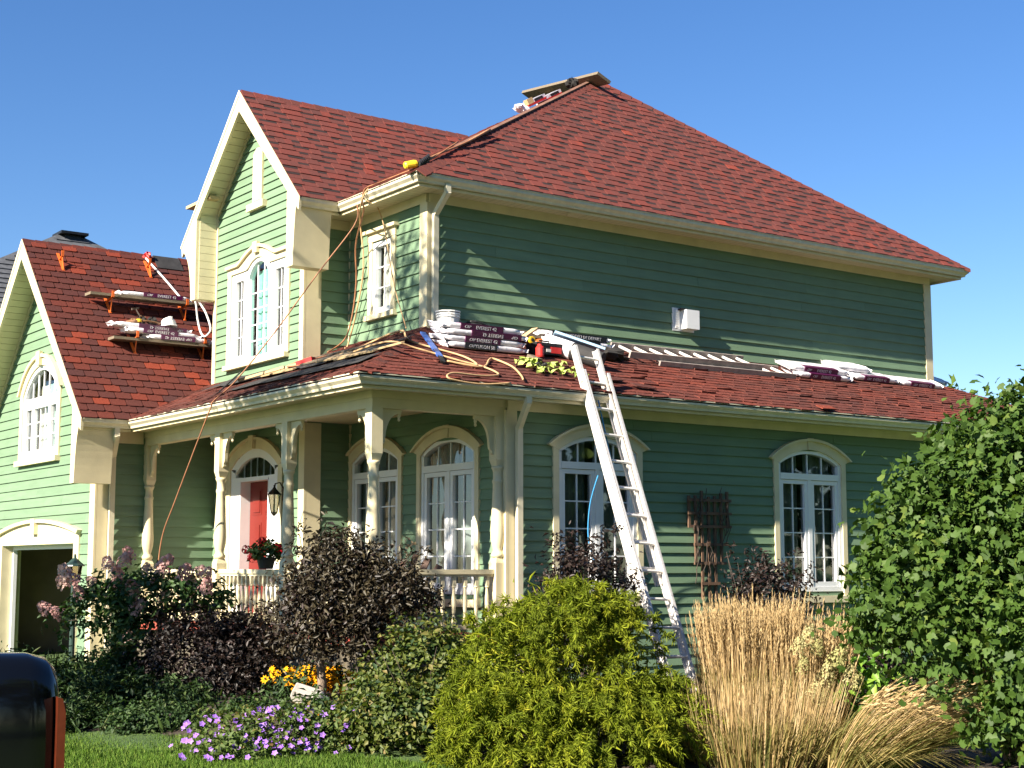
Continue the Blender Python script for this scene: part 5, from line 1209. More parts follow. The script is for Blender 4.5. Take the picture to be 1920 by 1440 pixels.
def lamp_post():
    t = thing('lamp_post', (-3.79,2.09,.1), 'dark green garden lamp post with lantern head among the pink hydrangea', 'lamp post')
    b = MB(); b.tube([(0,0,0),(0,0,1.30)], .035, 10); b.build('pole', M['lampgreen'], t, loc=(0,0,0)); b = MB(); b.lathe([(.05,1.30),(.075,1.33),(.085,1.36)], (0,0,0), 8); b.build('base', M['lampgreen'], t, loc=(0,0,0))
    b = MB(); b.lathe([(.075,1.36),(.10,1.52)], (0,0,0), 8); b.build('pane', M['lampglass'], t, loc=(0,0,0)); b = MB(); b.lathe([(.125,1.52),(.12,1.535),(.07,1.575),(.045,1.60),(.02,1.62),(.015,1.66),(.0,1.68)], (0,0,0), 12); b.build('cap', M['lampgreen'], t, loc=(0,0,0))
lamp_post()

# ------------------------------------------------------------------ the parked pickup whose rear corner shows at lower left
def pickup():
    M['truck'] = mat('black_car_paint', (.003,.0035,.005), .10, .02, 5, spec=.45)
    M['tail'] = mat('red_lens', (.085,.016,.006), .3, .15, 30); M['tyre'] = mat('tyre', (.015,.015,.015), .9); M['cglass'] = mat('dark_glass', (.01,.012,.014), .05, spec=.8); M['chrome'] = mat('chrome', (.6,.6,.6), .15, metal=1)
    C0 = Vector((-8.69,-11.69,0)); t = thing('pickup_truck', C0, 'black pickup truck parked at the lower left, only its rear corner in view', 'truck')
    f = Fr((0,0,0), (.987,-.160,0), (0,0,1))     # u to the right along its side, rear end at u = 0; h towards the camera
    f = Fr((0,0,0), Vector((.987,-.160,0)), Vector((0,0,1)))
    # body side section swept along the length: (h, z)
    sec = [(0.0,.45),(.04,.50),(.045,.55),(.045,.80),(.045,1.10),(.043,1.19),(.035,1.25),(.018,1.30),(-.012,1.333),(-.05,1.347),(-.09,1.35),(-.13,1.345),(-.15,1.0)]
    full = sec+[(-1.95-h,z) for h,z in sec[::-1]]
    def sweep(stations, name, m):
        V = []; k = len(full)
        for u,ins,dz in stations:
            for h,z in full:
                hc = -.975+(h+.975)*(1-ins); V.append(f.p(u, z+dz*(z-.45)/.9, hc))
        F = [(i*k+j,i*k+(j+1)%k,(i+1)*k+(j+1)%k,(i+1)*k+j) for i in range(len(stations)-1) for j in range(k)]; F += [tuple(range(k)), tuple(range((len(stations)-1)*k,len(stations)*k))[::-1]]
        b = MB(); b.add(V,F); return b.build(name, M[m], t, loc=(0,0,0), smooth=False)
    body = sweep([(-5.3,.10,-.12),(-5.1,.02,-.08),(-4.0,0,-.03),(-2.0,0,0),(-.25,0,0),(-.10,.006,-.004),(-.04,.02,-.02),(-.012,.04,-.05),(0,.07,-.09)], 'body', 'truck')
    body.data.polygons.foreach_set('use_smooth', [True]*len(body.data.polygons)); body.data.set_sharp_from_angle(angle=.7)
    b = MB(); b.prism(ccw([(-4.0,1.30),(-3.5,1.82),(-2.2,1.84),(-1.95,1.30)]), f, -1.80, -.15); b.build('cab', M['truck'], t, loc=(0,0,0))
    b = MB(); b.prism(ccw([(-3.8,1.36),(-3.45,1.76),(-2.3,1.78),(-2.12,1.36)]), f, -.149, -.14); b.build('side_window', M['cglass'], t, loc=(0,0,0))
    M['cover'] = mat('matte_bed_lining', (.004,.004,.004), .95, .2, 20, spec=.02); b = MB(); b.box((-1.9,.99,-1.85),(-.06,1.36,-1.775),f); b.box((-1.9,.99,-1.96),(-.02,1.364,-1.851),f); b.box((-1.9,1.0,-1.77),(-.06,1.02,-.16),f); b.build('matte_bed_lining', M['cover'], t, loc=(0,0,0))  # matte black lining and rail cap added to stop sky reflections
    # wrap-round tail light at the rear corner
    b = MB(); b.prism([(-.020,.60),(.004,.60),(.004,1.17),(-.006,1.215),(-.020,1.22)], f, .0, .046); b.box((-.03,.60,-.16),(.012,1.20,.0),f); b.build('tail_light', M['tail'], t, loc=(0,0,0)); b = MB(); b.box((-.03,.78,-1.95),(.012,1.20,-1.8),f); b.build('tail_light', M['tail'], t, loc=(0,0,0))
    b = MB(); b.box((-.12,.42,-1.95),(.12,.60,.02),f); b.build('bumper', M['chrome'], t, loc=(0,0,0))
    for u in (-.95,-4.3):
        for h in (-.03,-1.92):
            fr = Fr(f.p(u,.37,h), f.u, f.v); b = MB(); b.lathe([(.22,-.12),(.36,-.12),(.37,-.09),(.37,.09),(.36,.12),(.22,.12)], fr.o, 24, fr); wh = b.build('wheel', M['tyre'], t, loc=(0,0,0)); b = MB(); b.lathe([(.05,-.1),(.22,-.1),(.22,.11),(.18,.10),(.06,.06)], fr.o, 16, fr); b.build('rim', M['chrome'], wh, loc=(0,0,0))
pickup()

# ------------------------------------------------------------------ neighbour's grey-roofed house behind
def neighbour():
    t = thing('neighbour_house', (4,22,0), 'neighbour house with dark grey shingle roof seen behind the garage ridge', 'house')
    ap = Vector((1.7,18.7,9.55)); z0 = 5.6
    base = [(-5.3,13.8,z0),(8,13.8,z0),(8,24.5,z0),(-5.3,24.5,z0)]
    b = MB(); b.add([ap+Vector((-.25,.0,0)),ap+Vector((.25,0,0))]+[Vector(p) for p in base], [(0,2,3,1),(1,3,4),(1,4,5,0),(0,5,2)]); rf = b.build('roof', M['slate'], t)
    for k in range(26):
        z = 9.45-k*.14; s = (9.55-z)/(9.55-z0); b = MB()
        P = [ap+(Vector(p)-ap)*s for p in base]; up = Vector((0,0,.012))
        for i in range(4):
            p,q = P[i],P[(i+1)%4]; n = ((q-p).cross(ap-p)).normalized(); b.add([p+n*.025,q+n*.025,q+(ap-q).normalized()*.2,p+(ap-p).normalized()*.2,p,q], [(0,1,2,3),(4,5,1,0)])
        b.build('shingle_course', M['slate'], rf)
    b = MB(); b.box((ap.x-.33,ap.y-.33,9.50),(ap.x+.33,ap.y+.33,9.56)); b.box((ap.x-.20,ap.y-.2,9.36),(ap.x+.2,ap.y+.2,9.50)); b.build('roof_vent', M['iron'], t)
    b = MB(); b.box((-4.8,14.3,0),(7.5,24,5.59)); b.build('wall', M['cream'], t)
neighbour()
# ================================================================== plants
PR = np.array([0.813,-0.582,0.0]); PT = np.array([-0.582,-0.813,0.0])    # along the street / towards the street
def V3(c, a=0, t=0, z=0): return np.array(c,float)+PR*a+PT*t+np.array([0,0,z])
def unit(a): return a/np.maximum(1e-9,np.linalg.norm(a,axis=-1,keepdims=True))

def leaf_geo(P, D, N, L, W, fold=.25, droop=.15, lobes=False):
    """arrays of leaves -> verts, faces.  P base points, D long axes, N normals"""
    D = unit(D); S = unit(np.cross(D,N)); U = np.cross(S,D); L = L[:,None]; W = W[:,None]
    if lobes:
        A = P; tip = P+D*L-U*L*droop; l1 = P+D*L*.18-S*W*.55+U*W*fold*.5; l2 = P+D*L*.62-S*W*.62+U*W*fold*.6-U*L*droop*.5; r1 = P+D*L*.18+S*W*.55+U*W*fold*.5; r2 = P+D*L*.62+S*W*.62+U*W*fold*.6-U*L*droop*.5; l3 = P+D*L*.60-S*W*.30+U*W*fold*.3; r3 = P+D*L*.60+S*W*.30+U*W*fold*.3; m = P+D*L*.42
        V = np.stack([A,l1,l2,l3,tip,r3,r2,r1,m],1); k = 9
        T = np.array([[8,0,7],[8,7,6],[8,6,5],[8,5,4],[8,4,3],[8,3,2],[8,2,1],[8,1,0]])
    else:
        tip = P+D*L-U*L*droop; l = P+D*L*.45-S*W*.5+U*W*fold; r = P+D*L*.45+S*W*.5+U*W*fold; m = P+D*L*.5-U*L*droop*.1
        V = np.stack([P,l,tip,r],1); k = 4; T = np.array([[0,3,2],[0,2,1]])
    n = len(P); F = (T[None]+np.arange(n)[:,None,None]*k).reshape(-1,3)
    return V.reshape(-1,3), F, k
def np_mesh(name, V, F, rnd, m, parent=None, loc=(0,0,0), kind=None, obj=True):
    me = bpy.data.meshes.new(name); V = V-np.array(loc,float); nv, nf = len(V), len(F)
    me.vertices.add(nv); me.vertices.foreach_set('co', V.astype(np.float32).ravel()); me.loops.add(nf*3); me.loops.foreach_set('vertex_index', F.astype(np.int32).ravel())
    me.polygons.add(nf); me.polygons.foreach_set('loop_start', np.arange(0,nf*3,3,dtype=np.int32)); me.update(calc_edges=True); me.validate()
    a = me.attributes.new('rnd','FLOAT','POINT'); a.data.foreach_set('value', rnd.astype(np.float32)); me.materials.append(m)
    if not obj: return me
    o = bpy.data.objects.new(name, me); COL.objects.link(o)
    if parent: o.parent = parent
    else: o.location = loc
    if kind: o['kind'] = kind
    return o

def crown(blobs, clumps, per, spread, rad=(.72,1.05), seed=0, up=.35, zmin=.05):
    """leaf sites in clumps spread over (and a little inside) a set of ellipsoids; returns points, outward normals, clump id value"""
    g = np.random.default_rng(seed); bl = np.array(blobs,float); wgt = bl[:,3]*bl[:,4]; wgt /= wgt.sum()
    bi = g.choice(len(bl), clumps, p=wgt); d = unit(g.normal(size=(clumps,3))); d[:,2] = np.where(d[:,2] < -.5, -d[:,2], d[:,2]); rr = g.uniform(rad[0],rad[1],(clumps,1))
    C = bl[bi,:3]+d*bl[bi,3:6]*rr; nrm = unit(d/bl[bi,3:6])
    keep = np.ones(clumps,bool)
    for b in bl:      # drop sites buried in another blob
        q = np.linalg.norm((C-b[:3])/b[3:6],axis=1); keep &= q > .62
    C, nrm = C[keep], nrm[keep]; n = len(C); sz = g.uniform(.6,1.3,(n,1,1)); P = C[:,None]+g.normal(size=(n,per,3))*spread*sz; N = np.repeat(nrm[:,None],per,1)
    tone = np.repeat(g.random((n,1)),per,1); P = P.reshape(-1,3); N = N.reshape(-1,3); tone = tone.ravel(); k = P[:,2] > zmin; return P[k], N[k], tone[k], g

def foliage(name, parent, blobs, m, clumps, per, spread, L, W, seed, kind='stuff', rad=(.72,1.05), up=.5, jit=.7, fold=.25, droop=.2, lobes=False, tonew=.55, pieces=0, piece_name='leaf', hang=0.0, zmin=.05):
    P, N, tone, g = crown(blobs, clumps, per, spread, rad, seed, zmin=zmin); n = len(P)
    nn = unit(N+np.array([0,0,up])+g.normal(size=(n,3))*jit); D = unit(np.cross(nn, g.normal(size=(n,3)))+N*.35-np.array([0,0,hang]))
    Ls = L*np.clip(g.lognormal(-.03,.28,n),.5,1.7); Ws = W*g.uniform(.7,1.2,n); rnd = np.clip(tonew*tone+(1-tonew)*g.random(n),0,1); loc = np.array(parent_origin(parent))
    if pieces:
        view = np.array([-10.26,-16.19,1.6]); q = unit(view-P); score = (N*q).sum(1)+.25*g.random(n); idx = np.argsort(-score); front = idx[:len(idx)//3]; pick = g.choice(front, min(pieces,len(front)), replace=False)
        mask = np.ones(n,bool); mask[pick] = False; shapes = []
        for t in range(10):
            Vv,F,k = leaf_geo(np.zeros((1,3)), np.array([[0,1.,0]]), np.array([[0,0,1.]]), np.array([1.0]), np.array([W/L*g.uniform(.8,1.15)]), fold, droop, lobes); shapes.append(np_mesh(piece_name, Vv, F, np.full(len(Vv), t/9), m, obj=False))
        for i in pick:
            d = Vector(D[i]); u = Vector(nn[i]); s = d.cross(u).normalized(); u = s.cross(d); p = Vector(P[i]-loc); l = float(Ls[i])*1.08
            mx = Matrix(((s.x*l,d.x*l,u.x*l,p.x),(s.y*l,d.y*l,u.y*l,p.y),(s.z*l,d.z*l,u.z*l,p.z),(0,0,0,1))); link(piece_name, shapes[min(9,int(rnd[i]*10))], parent, mx)
        P,N,nn,D,Ls,Ws,rnd = P[mask],N[mask],nn[mask],D[mask],Ls[mask],Ws[mask],rnd[mask]
    Vv,F,k = leaf_geo(P, D, nn, Ls, Ws, fold, droop, lobes)
    return np_mesh(name, Vv, F, np.repeat(rnd,k), m, parent, loc, kind)

def branches(parent, base, tips, r0, m='bark', name='branch', seed=1, sag=.0):
    rg = random.Random(seed); base = Vector(base)
    for t in tips:
        t = Vector(t); P = [base+(t-base)*s+Vector((rg.uniform(-1,1),rg.uniform(-1,1),rg.uniform(-.4,.4)))*.06*(t-base).length*(1-abs(2*s-1)) for s in (0,.25,.5,.75,1)]
        b = MB(); b.tube(P, [r0*(1-.8*s) for s in (0,.25,.5,.75,1)], 6); b.build(name, M[m], parent, smooth=True)

LM = lambda name, a, b, c, d, tr=.25, rough=.55, spec=.35, tc=None: ramp_mat(name, [(0,a),(.4,b),(.75,c),(1,d)], rough, trans=tr, spec=spec, transcol=tc)
M['l_big'] = LM('viburnum_leaf', (.026,.056,.010),(.044,.088,.013),(.064,.116,.018),(.125,.165,.03), .22, .58, .3)
M['l_cyp'] = LM('thread_cypress', (.075,.105,.010),(.155,.200,.012),(.245,.275,.016),(.37,.33,.025), .22, .7, .2)
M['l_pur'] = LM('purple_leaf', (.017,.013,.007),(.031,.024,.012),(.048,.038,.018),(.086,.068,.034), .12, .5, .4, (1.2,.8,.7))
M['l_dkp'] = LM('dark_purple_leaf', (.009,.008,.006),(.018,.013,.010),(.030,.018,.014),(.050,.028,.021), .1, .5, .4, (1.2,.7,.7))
M['l_mid'] = LM('olive_green_leaf', (.034,.058,.012),(.070,.100,.018),(.125,.145,.028),(.24,.17,.065), .25, .55, .35)
M['l_hyd'] = LM('hydrangea_leaf', (.018,.045,.012),(.032,.075,.018),(.055,.11,.022),(.10,.15,.035), .2, .55, .35)
M['l_per'] = LM('perennial_leaf', (.014,.032,.012),(.026,.055,.016),(.045,.085,.020),(.085,.10,.030), .18, .6, .3)
M['l_ger'] = LM('cranesbill_leaf', (.035,.060,.015),(.065,.105,.022),(.10,.14,.03),(.20,.12,.05), .22, .6, .3)
M['l_brt'] = LM('bright_green_leaf', (.07,.16,.02),(.11,.23,.025),(.16,.30,.03),(.24,.36,.05), .3, .5, .4)
M['l_tree'] = LM('tree_leaf', (.03,.07,.014),(.055,.11,.02),(.09,.15,.025),(.15,.20,.035), .25, .6, .3)
M['reed'] = LM('reed_straw', (.25,.165,.072),(.40,.28,.130),(.52,.385,.195),(.63,.49,.28), .2, .8, .15, (1.1,1.0,.8))
M['reedb'] = LM('reed_blade', (.10,.12,.03),(.20,.18,.055),(.32,.25,.09),(.45,.33,.14), .2, .7, .2, (1.1,1.0,.7))
M['grassb'] = LM('lawn_blade', (.05,.105,.014),(.085,.16,.02),(.12,.21,.028),(.19,.25,.05), .3, .7, .2)
M['pinkf'] = LM('pink_petal', (.62,.32,.30),(.68,.42,.38),(.72,.54,.46),(.74,.66,.52), .3, .8, .1, (1,.9,.9))
M['creamf'] = LM('cream_petal', (.30,.30,.12),(.42,.39,.17),(.50,.45,.24),(.46,.33,.17), .3, .8, .1, (1,1,.8))
M['violet'] = LM('violet_petal', (.26,.12,.55),(.34,.17,.65),(.46,.26,.72),(.58,.38,.75), .25, .7, .1, (1,.9,1))
M['orangef'] = LM('golden_petal', (.80,.30,.005),(.85,.38,.008),(.86,.44,.012),(.88,.50,.03), .2, .7, .1, (1,.9,.6))
M['redf'] = LM('red_petal', (.30,.005,.012),(.42,.008,.016),(.52,.012,.02),(.6,.03,.03), .2, .6, .2, (1,.6,.6))

# ---- big leafy shrub at the right edge
c = V3((-.10,-8.72,0)); t = thing('leafy_shrub', c, 'tall dense shrub with large dark green leaves filling the right edge', 'shrub')
B = [(*V3(c,.10,0,1.25),1.05,1.0,1.10),(*V3(c,.30,.1,2.10),.85,.85,.85),(*V3(c,-.50,.05,1.32),.74,.72,.62),(*V3(c,.85,.1,1.5),1.0,1.0,1.5),(*V3(c,-.38,.1,1.85),.64,.60,.60),(*V3(c,.55,.55,.55),.85,.6,.60),(*V3(c,.62,0,2.55),.55,.55,.5),(*V3(c,.30,.60,.95),.8,.5,.6),(*V3(c,.05,.55,.42),.5,.45,.42)]
foliage('leaves', t, B, M['l_big'], 2300, 17, .095, .068, .054, 21, lobes=True, pieces=290, fold=.22, droop=.22, up=.35, jit=.95, hang=.25, rad=(.64,1.10), zmin=.05, tonew=.4)
foliage('inner_leaves', t, [(*b[:3],b[3]*.72,b[4]*.72,b[5]*.74) for b in B], M['l_big'], 520, 18, .12, .10, .08, 22, lobes=False, zmin=.04)
rg = random.Random(3); branches(t, c, [V3(c,rg.uniform(-.55,.8),rg.uniform(-.4,.4),rg.uniform(1.0,2.3)) for _ in range(16)], .03)
branches(t, V3(c,.35,.55,.0), [V3(c,.30,.75,1.5),V3(c,.52,.7,1.8)], .022)
for k in range(7):   # long shoots that break the outline
    a, z = [(-1.05,1.55),(-.78,2.05),(-.40,2.45),(.05,2.85),(.35,3.05),(-1.15,1.05),(.75,3.10)][k]; foliage('shoot_leaves', t, [(*V3(c,a,.05,z),.10,.10,.17)], M['l_big'], 26, 3, .03, .075, .05, 60+k, lobes=True, rad=(.3,1.0), up=.6)

# ---- yellow-green thread-leaf cypress
def cypress():
    c = V3((-2.52,-6.10,-.10)); t = thing('thread_cypress', c, 'round yellow-green thread-leaf cypress bush in the middle foreground', 'bush'); g = np.random.default_rng(31)
    B = np.array([(*V3(c,.05,0,.96),.50,.50,.54),(*V3(c,-.40,.05,.84),.48,.50,.50),(*V3(c,.42,.0,.88),.40,.44,.50),(*V3(c,.74,.25,.48),.34,.36,.30),(*V3(c,-.34,.40,.36),.62,.60,.46),(*V3(c,.26,.42,.36),.60,.60,.44),(*V3(c,-.62,.30,.40),.36,.36,.42),(*V3(c,-.10,-.05,1.30),.26,.26,.26),(*V3(c,.30,-.05,1.24),.26,.26,.24)])
    w = B[:,3]**2; w = w/w.sum(); nb = 330; n = nb*7; bb = g.choice(len(B), nb, p=w); db_ = unit(g.normal(size=(nb,3))+np.array([0,0,.2])); rb_ = g.uniform(.66,1.16,(nb,1)); bi = np.repeat(bb,7); d = unit(np.repeat(db_,7,0)+g.normal(size=(n,3))*.22); P = B[bi,:3]+d*B[bi,3:6]*np.repeat(rb_,7,0)*g.uniform(.86,1.05,(n,1)); btone = np.repeat(g.random(nb),7); keep = np.ones(n,bool)
    for b in B: keep &= np.linalg.norm((P-b[:3])/b[3:6],axis=1) > .62
    keep &= P[:,2] > .06; P = P[keep]; d = d[keep]; n = len(P); tone = .65*btone[keep]+.35*g.random(n)
    # each spray: an arching axis, threads hang off both sides and droop
    ax = unit(d+np.array([0,0,.35])+g.normal(size=(n,3))*.28); Ls = g.uniform(.12,.26,n); Vs=[];Fs=[];Rs=[]; m = 62; off = 0
    s = (np.arange(m)+.5)/m
    Q = P[:,None]+ax[:,None]*(Ls[:,None,None]*s[None,:,None])-np.array([0,0,1.])*(Ls[:,None,None]*.75*(s[None,:,None]**2.2))
    dirs = unit(ax[:,None]*.55+g.normal(size=(n,m,3))*.50-np.array([0,0,1.])*(.25+.75*s[None,:,None])); nr = unit(g.normal(size=(n,m,3))+d[:,None]*.8)
    ll = g.uniform(.03,.085,(n,m)); ww = g.uniform(.0045,.0085,(n,m)); r = np.clip(.6*tone[:,None]+.25*s[None]+.25*g.random((n,m))-.1,0,1)
    V,F,k = leaf_geo(Q.reshape(-1,3), dirs.reshape(-1,3), nr.reshape(-1,3), ll.ravel(), ww.ravel(), .1, .3)
    np_mesh('foliage', V, F, np.repeat(r.ravel(),k), M['l_cyp'], t, c, 'stuff')
    # dark inside and stems
    foliage('inner_foliage', t, [tuple(np.r_[b[:3],b[3:]*.62]) for b in B], M['l_cyp'], 260, 24, .09, .08, .016, 32, tonew=.2)
    branches(t, c, [tuple(b[:3]+np.array([0,0,b[5]*.5])) for b in B], .03)
cypress()

# ---- purple-leaved standard (small tree) and its golden flowers
c = V3((-2.62,-2.12,.12)); t = thing('purple_leaf_tree', c, 'small round-headed tree with dark purple-brown leaves in front of the porch rail', 'tree')
b = MB(); b.tube([c,c+np.array([.01,0,.3]),c+np.array([-.02,.02,.62]),c+np.array([.02,0,1.0])], [.055,.047,.042,.035], 10); b.build('trunk', M['bark'], t, smooth=True)
B = [(*V3(c,.20,0,1.00),.50,.50,.52),(*V3(c,.60,.05,1.14),.40,.42,.36),(*V3(c,-.14,.05,.96),.36,.42,.46),(*V3(c,.10,0,1.40),.34,.40,.38),(*V3(c,.12,.05,.74),.48,.44,.26),(*V3(c,.88,0,1.08),.30,.32,.24),(*V3(c,.45,0,1.42),.24,.3,.28)]
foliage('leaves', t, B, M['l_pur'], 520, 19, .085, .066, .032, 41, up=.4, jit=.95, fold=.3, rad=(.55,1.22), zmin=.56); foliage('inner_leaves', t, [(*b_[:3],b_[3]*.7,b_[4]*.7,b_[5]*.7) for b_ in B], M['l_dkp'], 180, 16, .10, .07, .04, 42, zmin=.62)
rg = random.Random(8); tips = [V3(c,rg.uniform(-.45,1.05),rg.uniform(-.4,.5),rg.uniform(1.1,1.85)) for _ in range(26)]; branches(t, c+np.array([.02,0,.8]), tips, .016, 'barkd')
for k,q in enumerate(tips[:20]): foliage('shoot_leaves', t, [(*(np.array(q)+np.array([0,0,.02])),.055,.055,.10)], M['l_pur'], 12, 3, .02, .06, .026, 140+k, rad=(.2,1.0), up=.6)

def flower_mesh(name, petals, r, m, cup=.3, centre=None, seed=0, w=.75):
    g = np.random.default_rng(seed); a = np.arange(petals)*2*np.pi/petals+g.uniform(-.1,.1,petals); D = np.stack([np.cos(a),np.sin(a),np.full(petals,cup)],1); N = np.stack([-np.cos(a)*cup,-np.sin(a)*cup,np.ones(petals)],1)
    V,F,k = leaf_geo(np.zeros((petals,3)), D, N, np.full(petals,r), np.full(petals,r*w), .1, .15); R_ = np.repeat(g.random(petals)*.5+seed%3*.22,k)
    return np_mesh(name, V, F, np.clip(R_,0,1), m, obj=False)
def scatter_flowers(t, name, meshes, pts, facing, loc, sc=(.8,1.2), seed=0):
    rg = random.Random(seed)
    for p in pts:
        n = Vector(facing)+Vector((rg.uniform(-.6,.6),rg.uniform(-.6,.6),rg.uniform(-.4,.6))); q = n.to_track_quat('Z','Y'); s = rg.uniform(*sc)
        mx = Matrix.Translation(Vector(p)-Vector(loc)) @ q.to_matrix().to_4x4() @ Matrix.Diagonal((s,s,s,1)); link(name, meshes[rg.randrange(len(meshes))], t, mx)

# golden coneflowers around the trunk
for (ctr,na,lab,wd) in (((-2.46,-1.74,.14),150,'clump of golden yellow coneflowers behind the purple tree trunk',.52),((-3.62,-3.85,.03),12,'few orange coneflowers at the right end of the violet clump',.16)):
    c = V3(ctr); t = thing('coneflower_clump', c, lab, 'flowers'); g = np.random.default_rng(na)
    foliage('leaves', t, [(*V3(c,0,0,.16),wd,.35,.2)], M['l_per'], 60, 14, .06, .07, .03, 50+na, zmin=.0)
    fm = [flower_mesh('flower', 9, .045, M['orangef'], .1, seed=k, w=.5) for k in range(4)]
    pts = [V3(c, g.normal()*wd*.45, g.uniform(-.25,.30), .16+g.uniform(0,.24)*(1 if abs(wd) > .3 else .6)) for _ in range(na)]; scatter_flowers(t, 'flower', fm, pts, (PT[0]*.8-.3,PT[1]*.8,.7), c, (.8,1.25), na)
    cm = MB(); 
    for p in pts[::2]: cm.lathe([(.010,-.006),(.012,.006),(.004,.014)], tuple(p+np.array([-.006,-.008,.008])), 6)
    cm.build('flower_centres', M['barkd'], t, kind='stuff')

# ---- violet cranesbill clump by the lawn
c = V3((-4.30,-4.10,.0)); t = thing('cranesbill_clump', c, 'low mound of violet cranesbill flowers beside the left lawn', 'flowers'); g = np.random.default_rng(77)
B = [(*V3(c,-.28,0,.10),.44,.46,.22),(*V3(c,.15,.05,.14),.48,.50,.24),(*V3(c,.55,.0,.14),.42,.46,.24),(*V3(c,.05,.40,.05),.62,.36,.16)]
foliage('leaves', t, B, M['l_ger'], 260, 20, .05, .045, .036, 78, zmin=.01, jit=.8); fm = [flower_mesh('flower', 5, .026, M['violet'], .35, seed=k, w=1.0) for k in range(6)]; pts = []
for _ in range(190):
    b_ = B[int(g.integers(0,4))]; d = unit(g.normal(size=3)+np.array([-.3,-.5,.55])); pts.append(np.array(b_[:3])+d*np.array(b_[3:6])*1.06)
scatter_flowers(t, 'flower', fm, [p for p in pts if p[2] > .05], (-.55,-.75,.55), c, (.85,1.3), 5)

# ---- stone
t = thing('stone_block', (-3.05,-2.65,.30), 'pale tilted stone block lying among the flowers below the purple tree', 'stone'); f = Fr((0,0,0), (.78,-.56,-.30), (-.50,-.35,-.62)); f = Fr((0,0,0), Vector((.78,-.56,-.33)), Vector((-.25,-.35,.85)))
b = MB(); b.prism([(-.16,-.10),(.17,-.11),(.20,.02),(.12,.09),(-.15,.08),(-.18,.0)], f, -.11, .05); o = b.build('block', M['stone'], t, loc=(0,0,0)); bv = o.modifiers.new('edge','BEVEL'); bv.width = .012; bv.segments = 2

# ---- olive-green spreading shrub between the tree and the cypress
c = V3((-2.92,-4.68,.0)); t = thing('spirea_shrub', c, 'loose olive-green shrub with russet tips left of the cypress', 'shrub')
B = [(*V3(c,-.05,-.10,.70),.42,.42,.42),(*V3(c,.22,-.12,.60),.40,.40,.40),(*V3(c,-.38,.0,.40),.40,.40,.34),(*V3(c,-.18,.42,.24),.58,.48,.32),(*V3(c,.22,.45,.20),.45,.42,.28),(*V3(c,-.45,.35,.18),.42,.42,.26)]
foliage('leaves', t, B, M['l_mid'], 520, 17, .06, .055, .040, 91, jit=.8, rad=(.6,1.06), zmin=.03); foliage('inner_leaves', t, [(*b_[:3],b_[3]*.7,b_[4]*.7,b_[5]*.7) for b_ in B], M['l_per'], 160, 14, .09, .06, .045, 92)
rg = random.Random(5); branches(t, c, [V3(c,rg.uniform(-.6,.5),rg.uniform(-.2,.6),rg.uniform(.4,1.05)) for _ in range(14)], .010, 'barkd')

# ---- pink hydrangea on a stem
c = V3((-3.46,.13,.12)); t = thing('hydrangea_tree', c, 'hydrangea standard with drooping branches and pink flower heads left of the porch', 'tree'); g = np.random.default_rng(101)
b = MB(); b.tube([c,c+np.array([.02,0,.4]),c+np.array([-.02,.01,.8]),c+np.array([.01,0,1.05])], [.03,.026,.024,.02], 8); b.build('trunk', M['bark'], t, smooth=True)
b = MB(); b.tube([V3(c,.05,.05,0),V3(c,.05,.05,1.2)], .012, 6); b.build('stake', M['iron'], t)
B = [(*V3(c,-.05,0,1.12),.62,.55,.30),(*V3(c,-.58,.05,1.06),.42,.40,.26),(*V3(c,.38,0,1.12),.38,.40,.24),(*V3(c,-.92,.1,.86),.28,.28,.22),(*V3(c,-.25,.05,.80),.42,.35,.20),(*V3(c,-.35,.0,.45),.32,.3,.2)]
foliage('leaves', t, B, M['l_hyd'], 300, 15, .07, .085, .048, 102, jit=.7, hang=.35, rad=(.5,1.05)); tips = [V3(c,g.uniform(-1.1,.7),g.uniform(-.3,.35),g.uniform(.8,1.4)) for _ in range(22)]; branches(t, c+np.array([0,0,.95]), tips, .012, 'barkd')
def panicle_mesh(k, m, L=.13, r=.072, n=130):
    g = np.random.default_rng(k); z = g.random(n)**.8; a = g.uniform(0,6.28,n); rr = r*np.sqrt(np.clip(1-z*.85,0,1))*g.uniform(.75,1.05,n); P = np.stack([rr*np.cos(a),rr*np.sin(a),z*L],1); N = unit(np.stack([np.cos(a),np.sin(a),np.full(n,.4)],1)+g.normal(size=(n,3))*.3); D = unit(np.cross(N,g.normal(size=(n,3))))
    V,F,kk = leaf_geo(P-D*.012, D, N, np.full(n,.026), np.full(n,.026), .15, 0); return np_mesh('flower_head', V, F, np.repeat(np.clip(.35*g.random(n)+.55*g.random(),0,1),kk), m, obj=False)
pm = [panicle_mesh(k, M['pinkf']) for k in range(8)]; rg = random.Random(17)
spots = [(-.98,1.36),(-1.06,1.26),(-.90,1.30),(-1.18,.98),(-1.08,.94),(-.55,1.45),(-.30,1.58),(-.36,1.50),(-.46,1.38),(-.12,1.42),(-.52,1.22),(-.24,1.20),(.02,1.40),(.10,1.46),(.24,1.36),(.44,1.40),(.52,1.36),(.55,1.22),(.06,1.12),(-.70,1.28),(-.2,.98),(-.35,.66),(.30,1.12),(-.84,1.14),(.36,1.25),(-.05,1.25)]
for a,z in spots:
    p = V3(c,a+rg.uniform(-.03,.03),rg.uniform(.05,.40),z); n = Vector((PR[0]*a*.6+rg.uniform(-.3,.3), PR[1]*a*.6-.3, rg.uniform(.2,1.0))); q = n.to_track_quat('Z','Y'); s = rg.uniform(1.0,1.45); link('flower_head', pm[rg.randrange(8)], t, Matrix.Translation(Vector(p-c)) @ q.to_matrix().to_4x4() @ Matrix.Diagonal((s,s,s,1)))

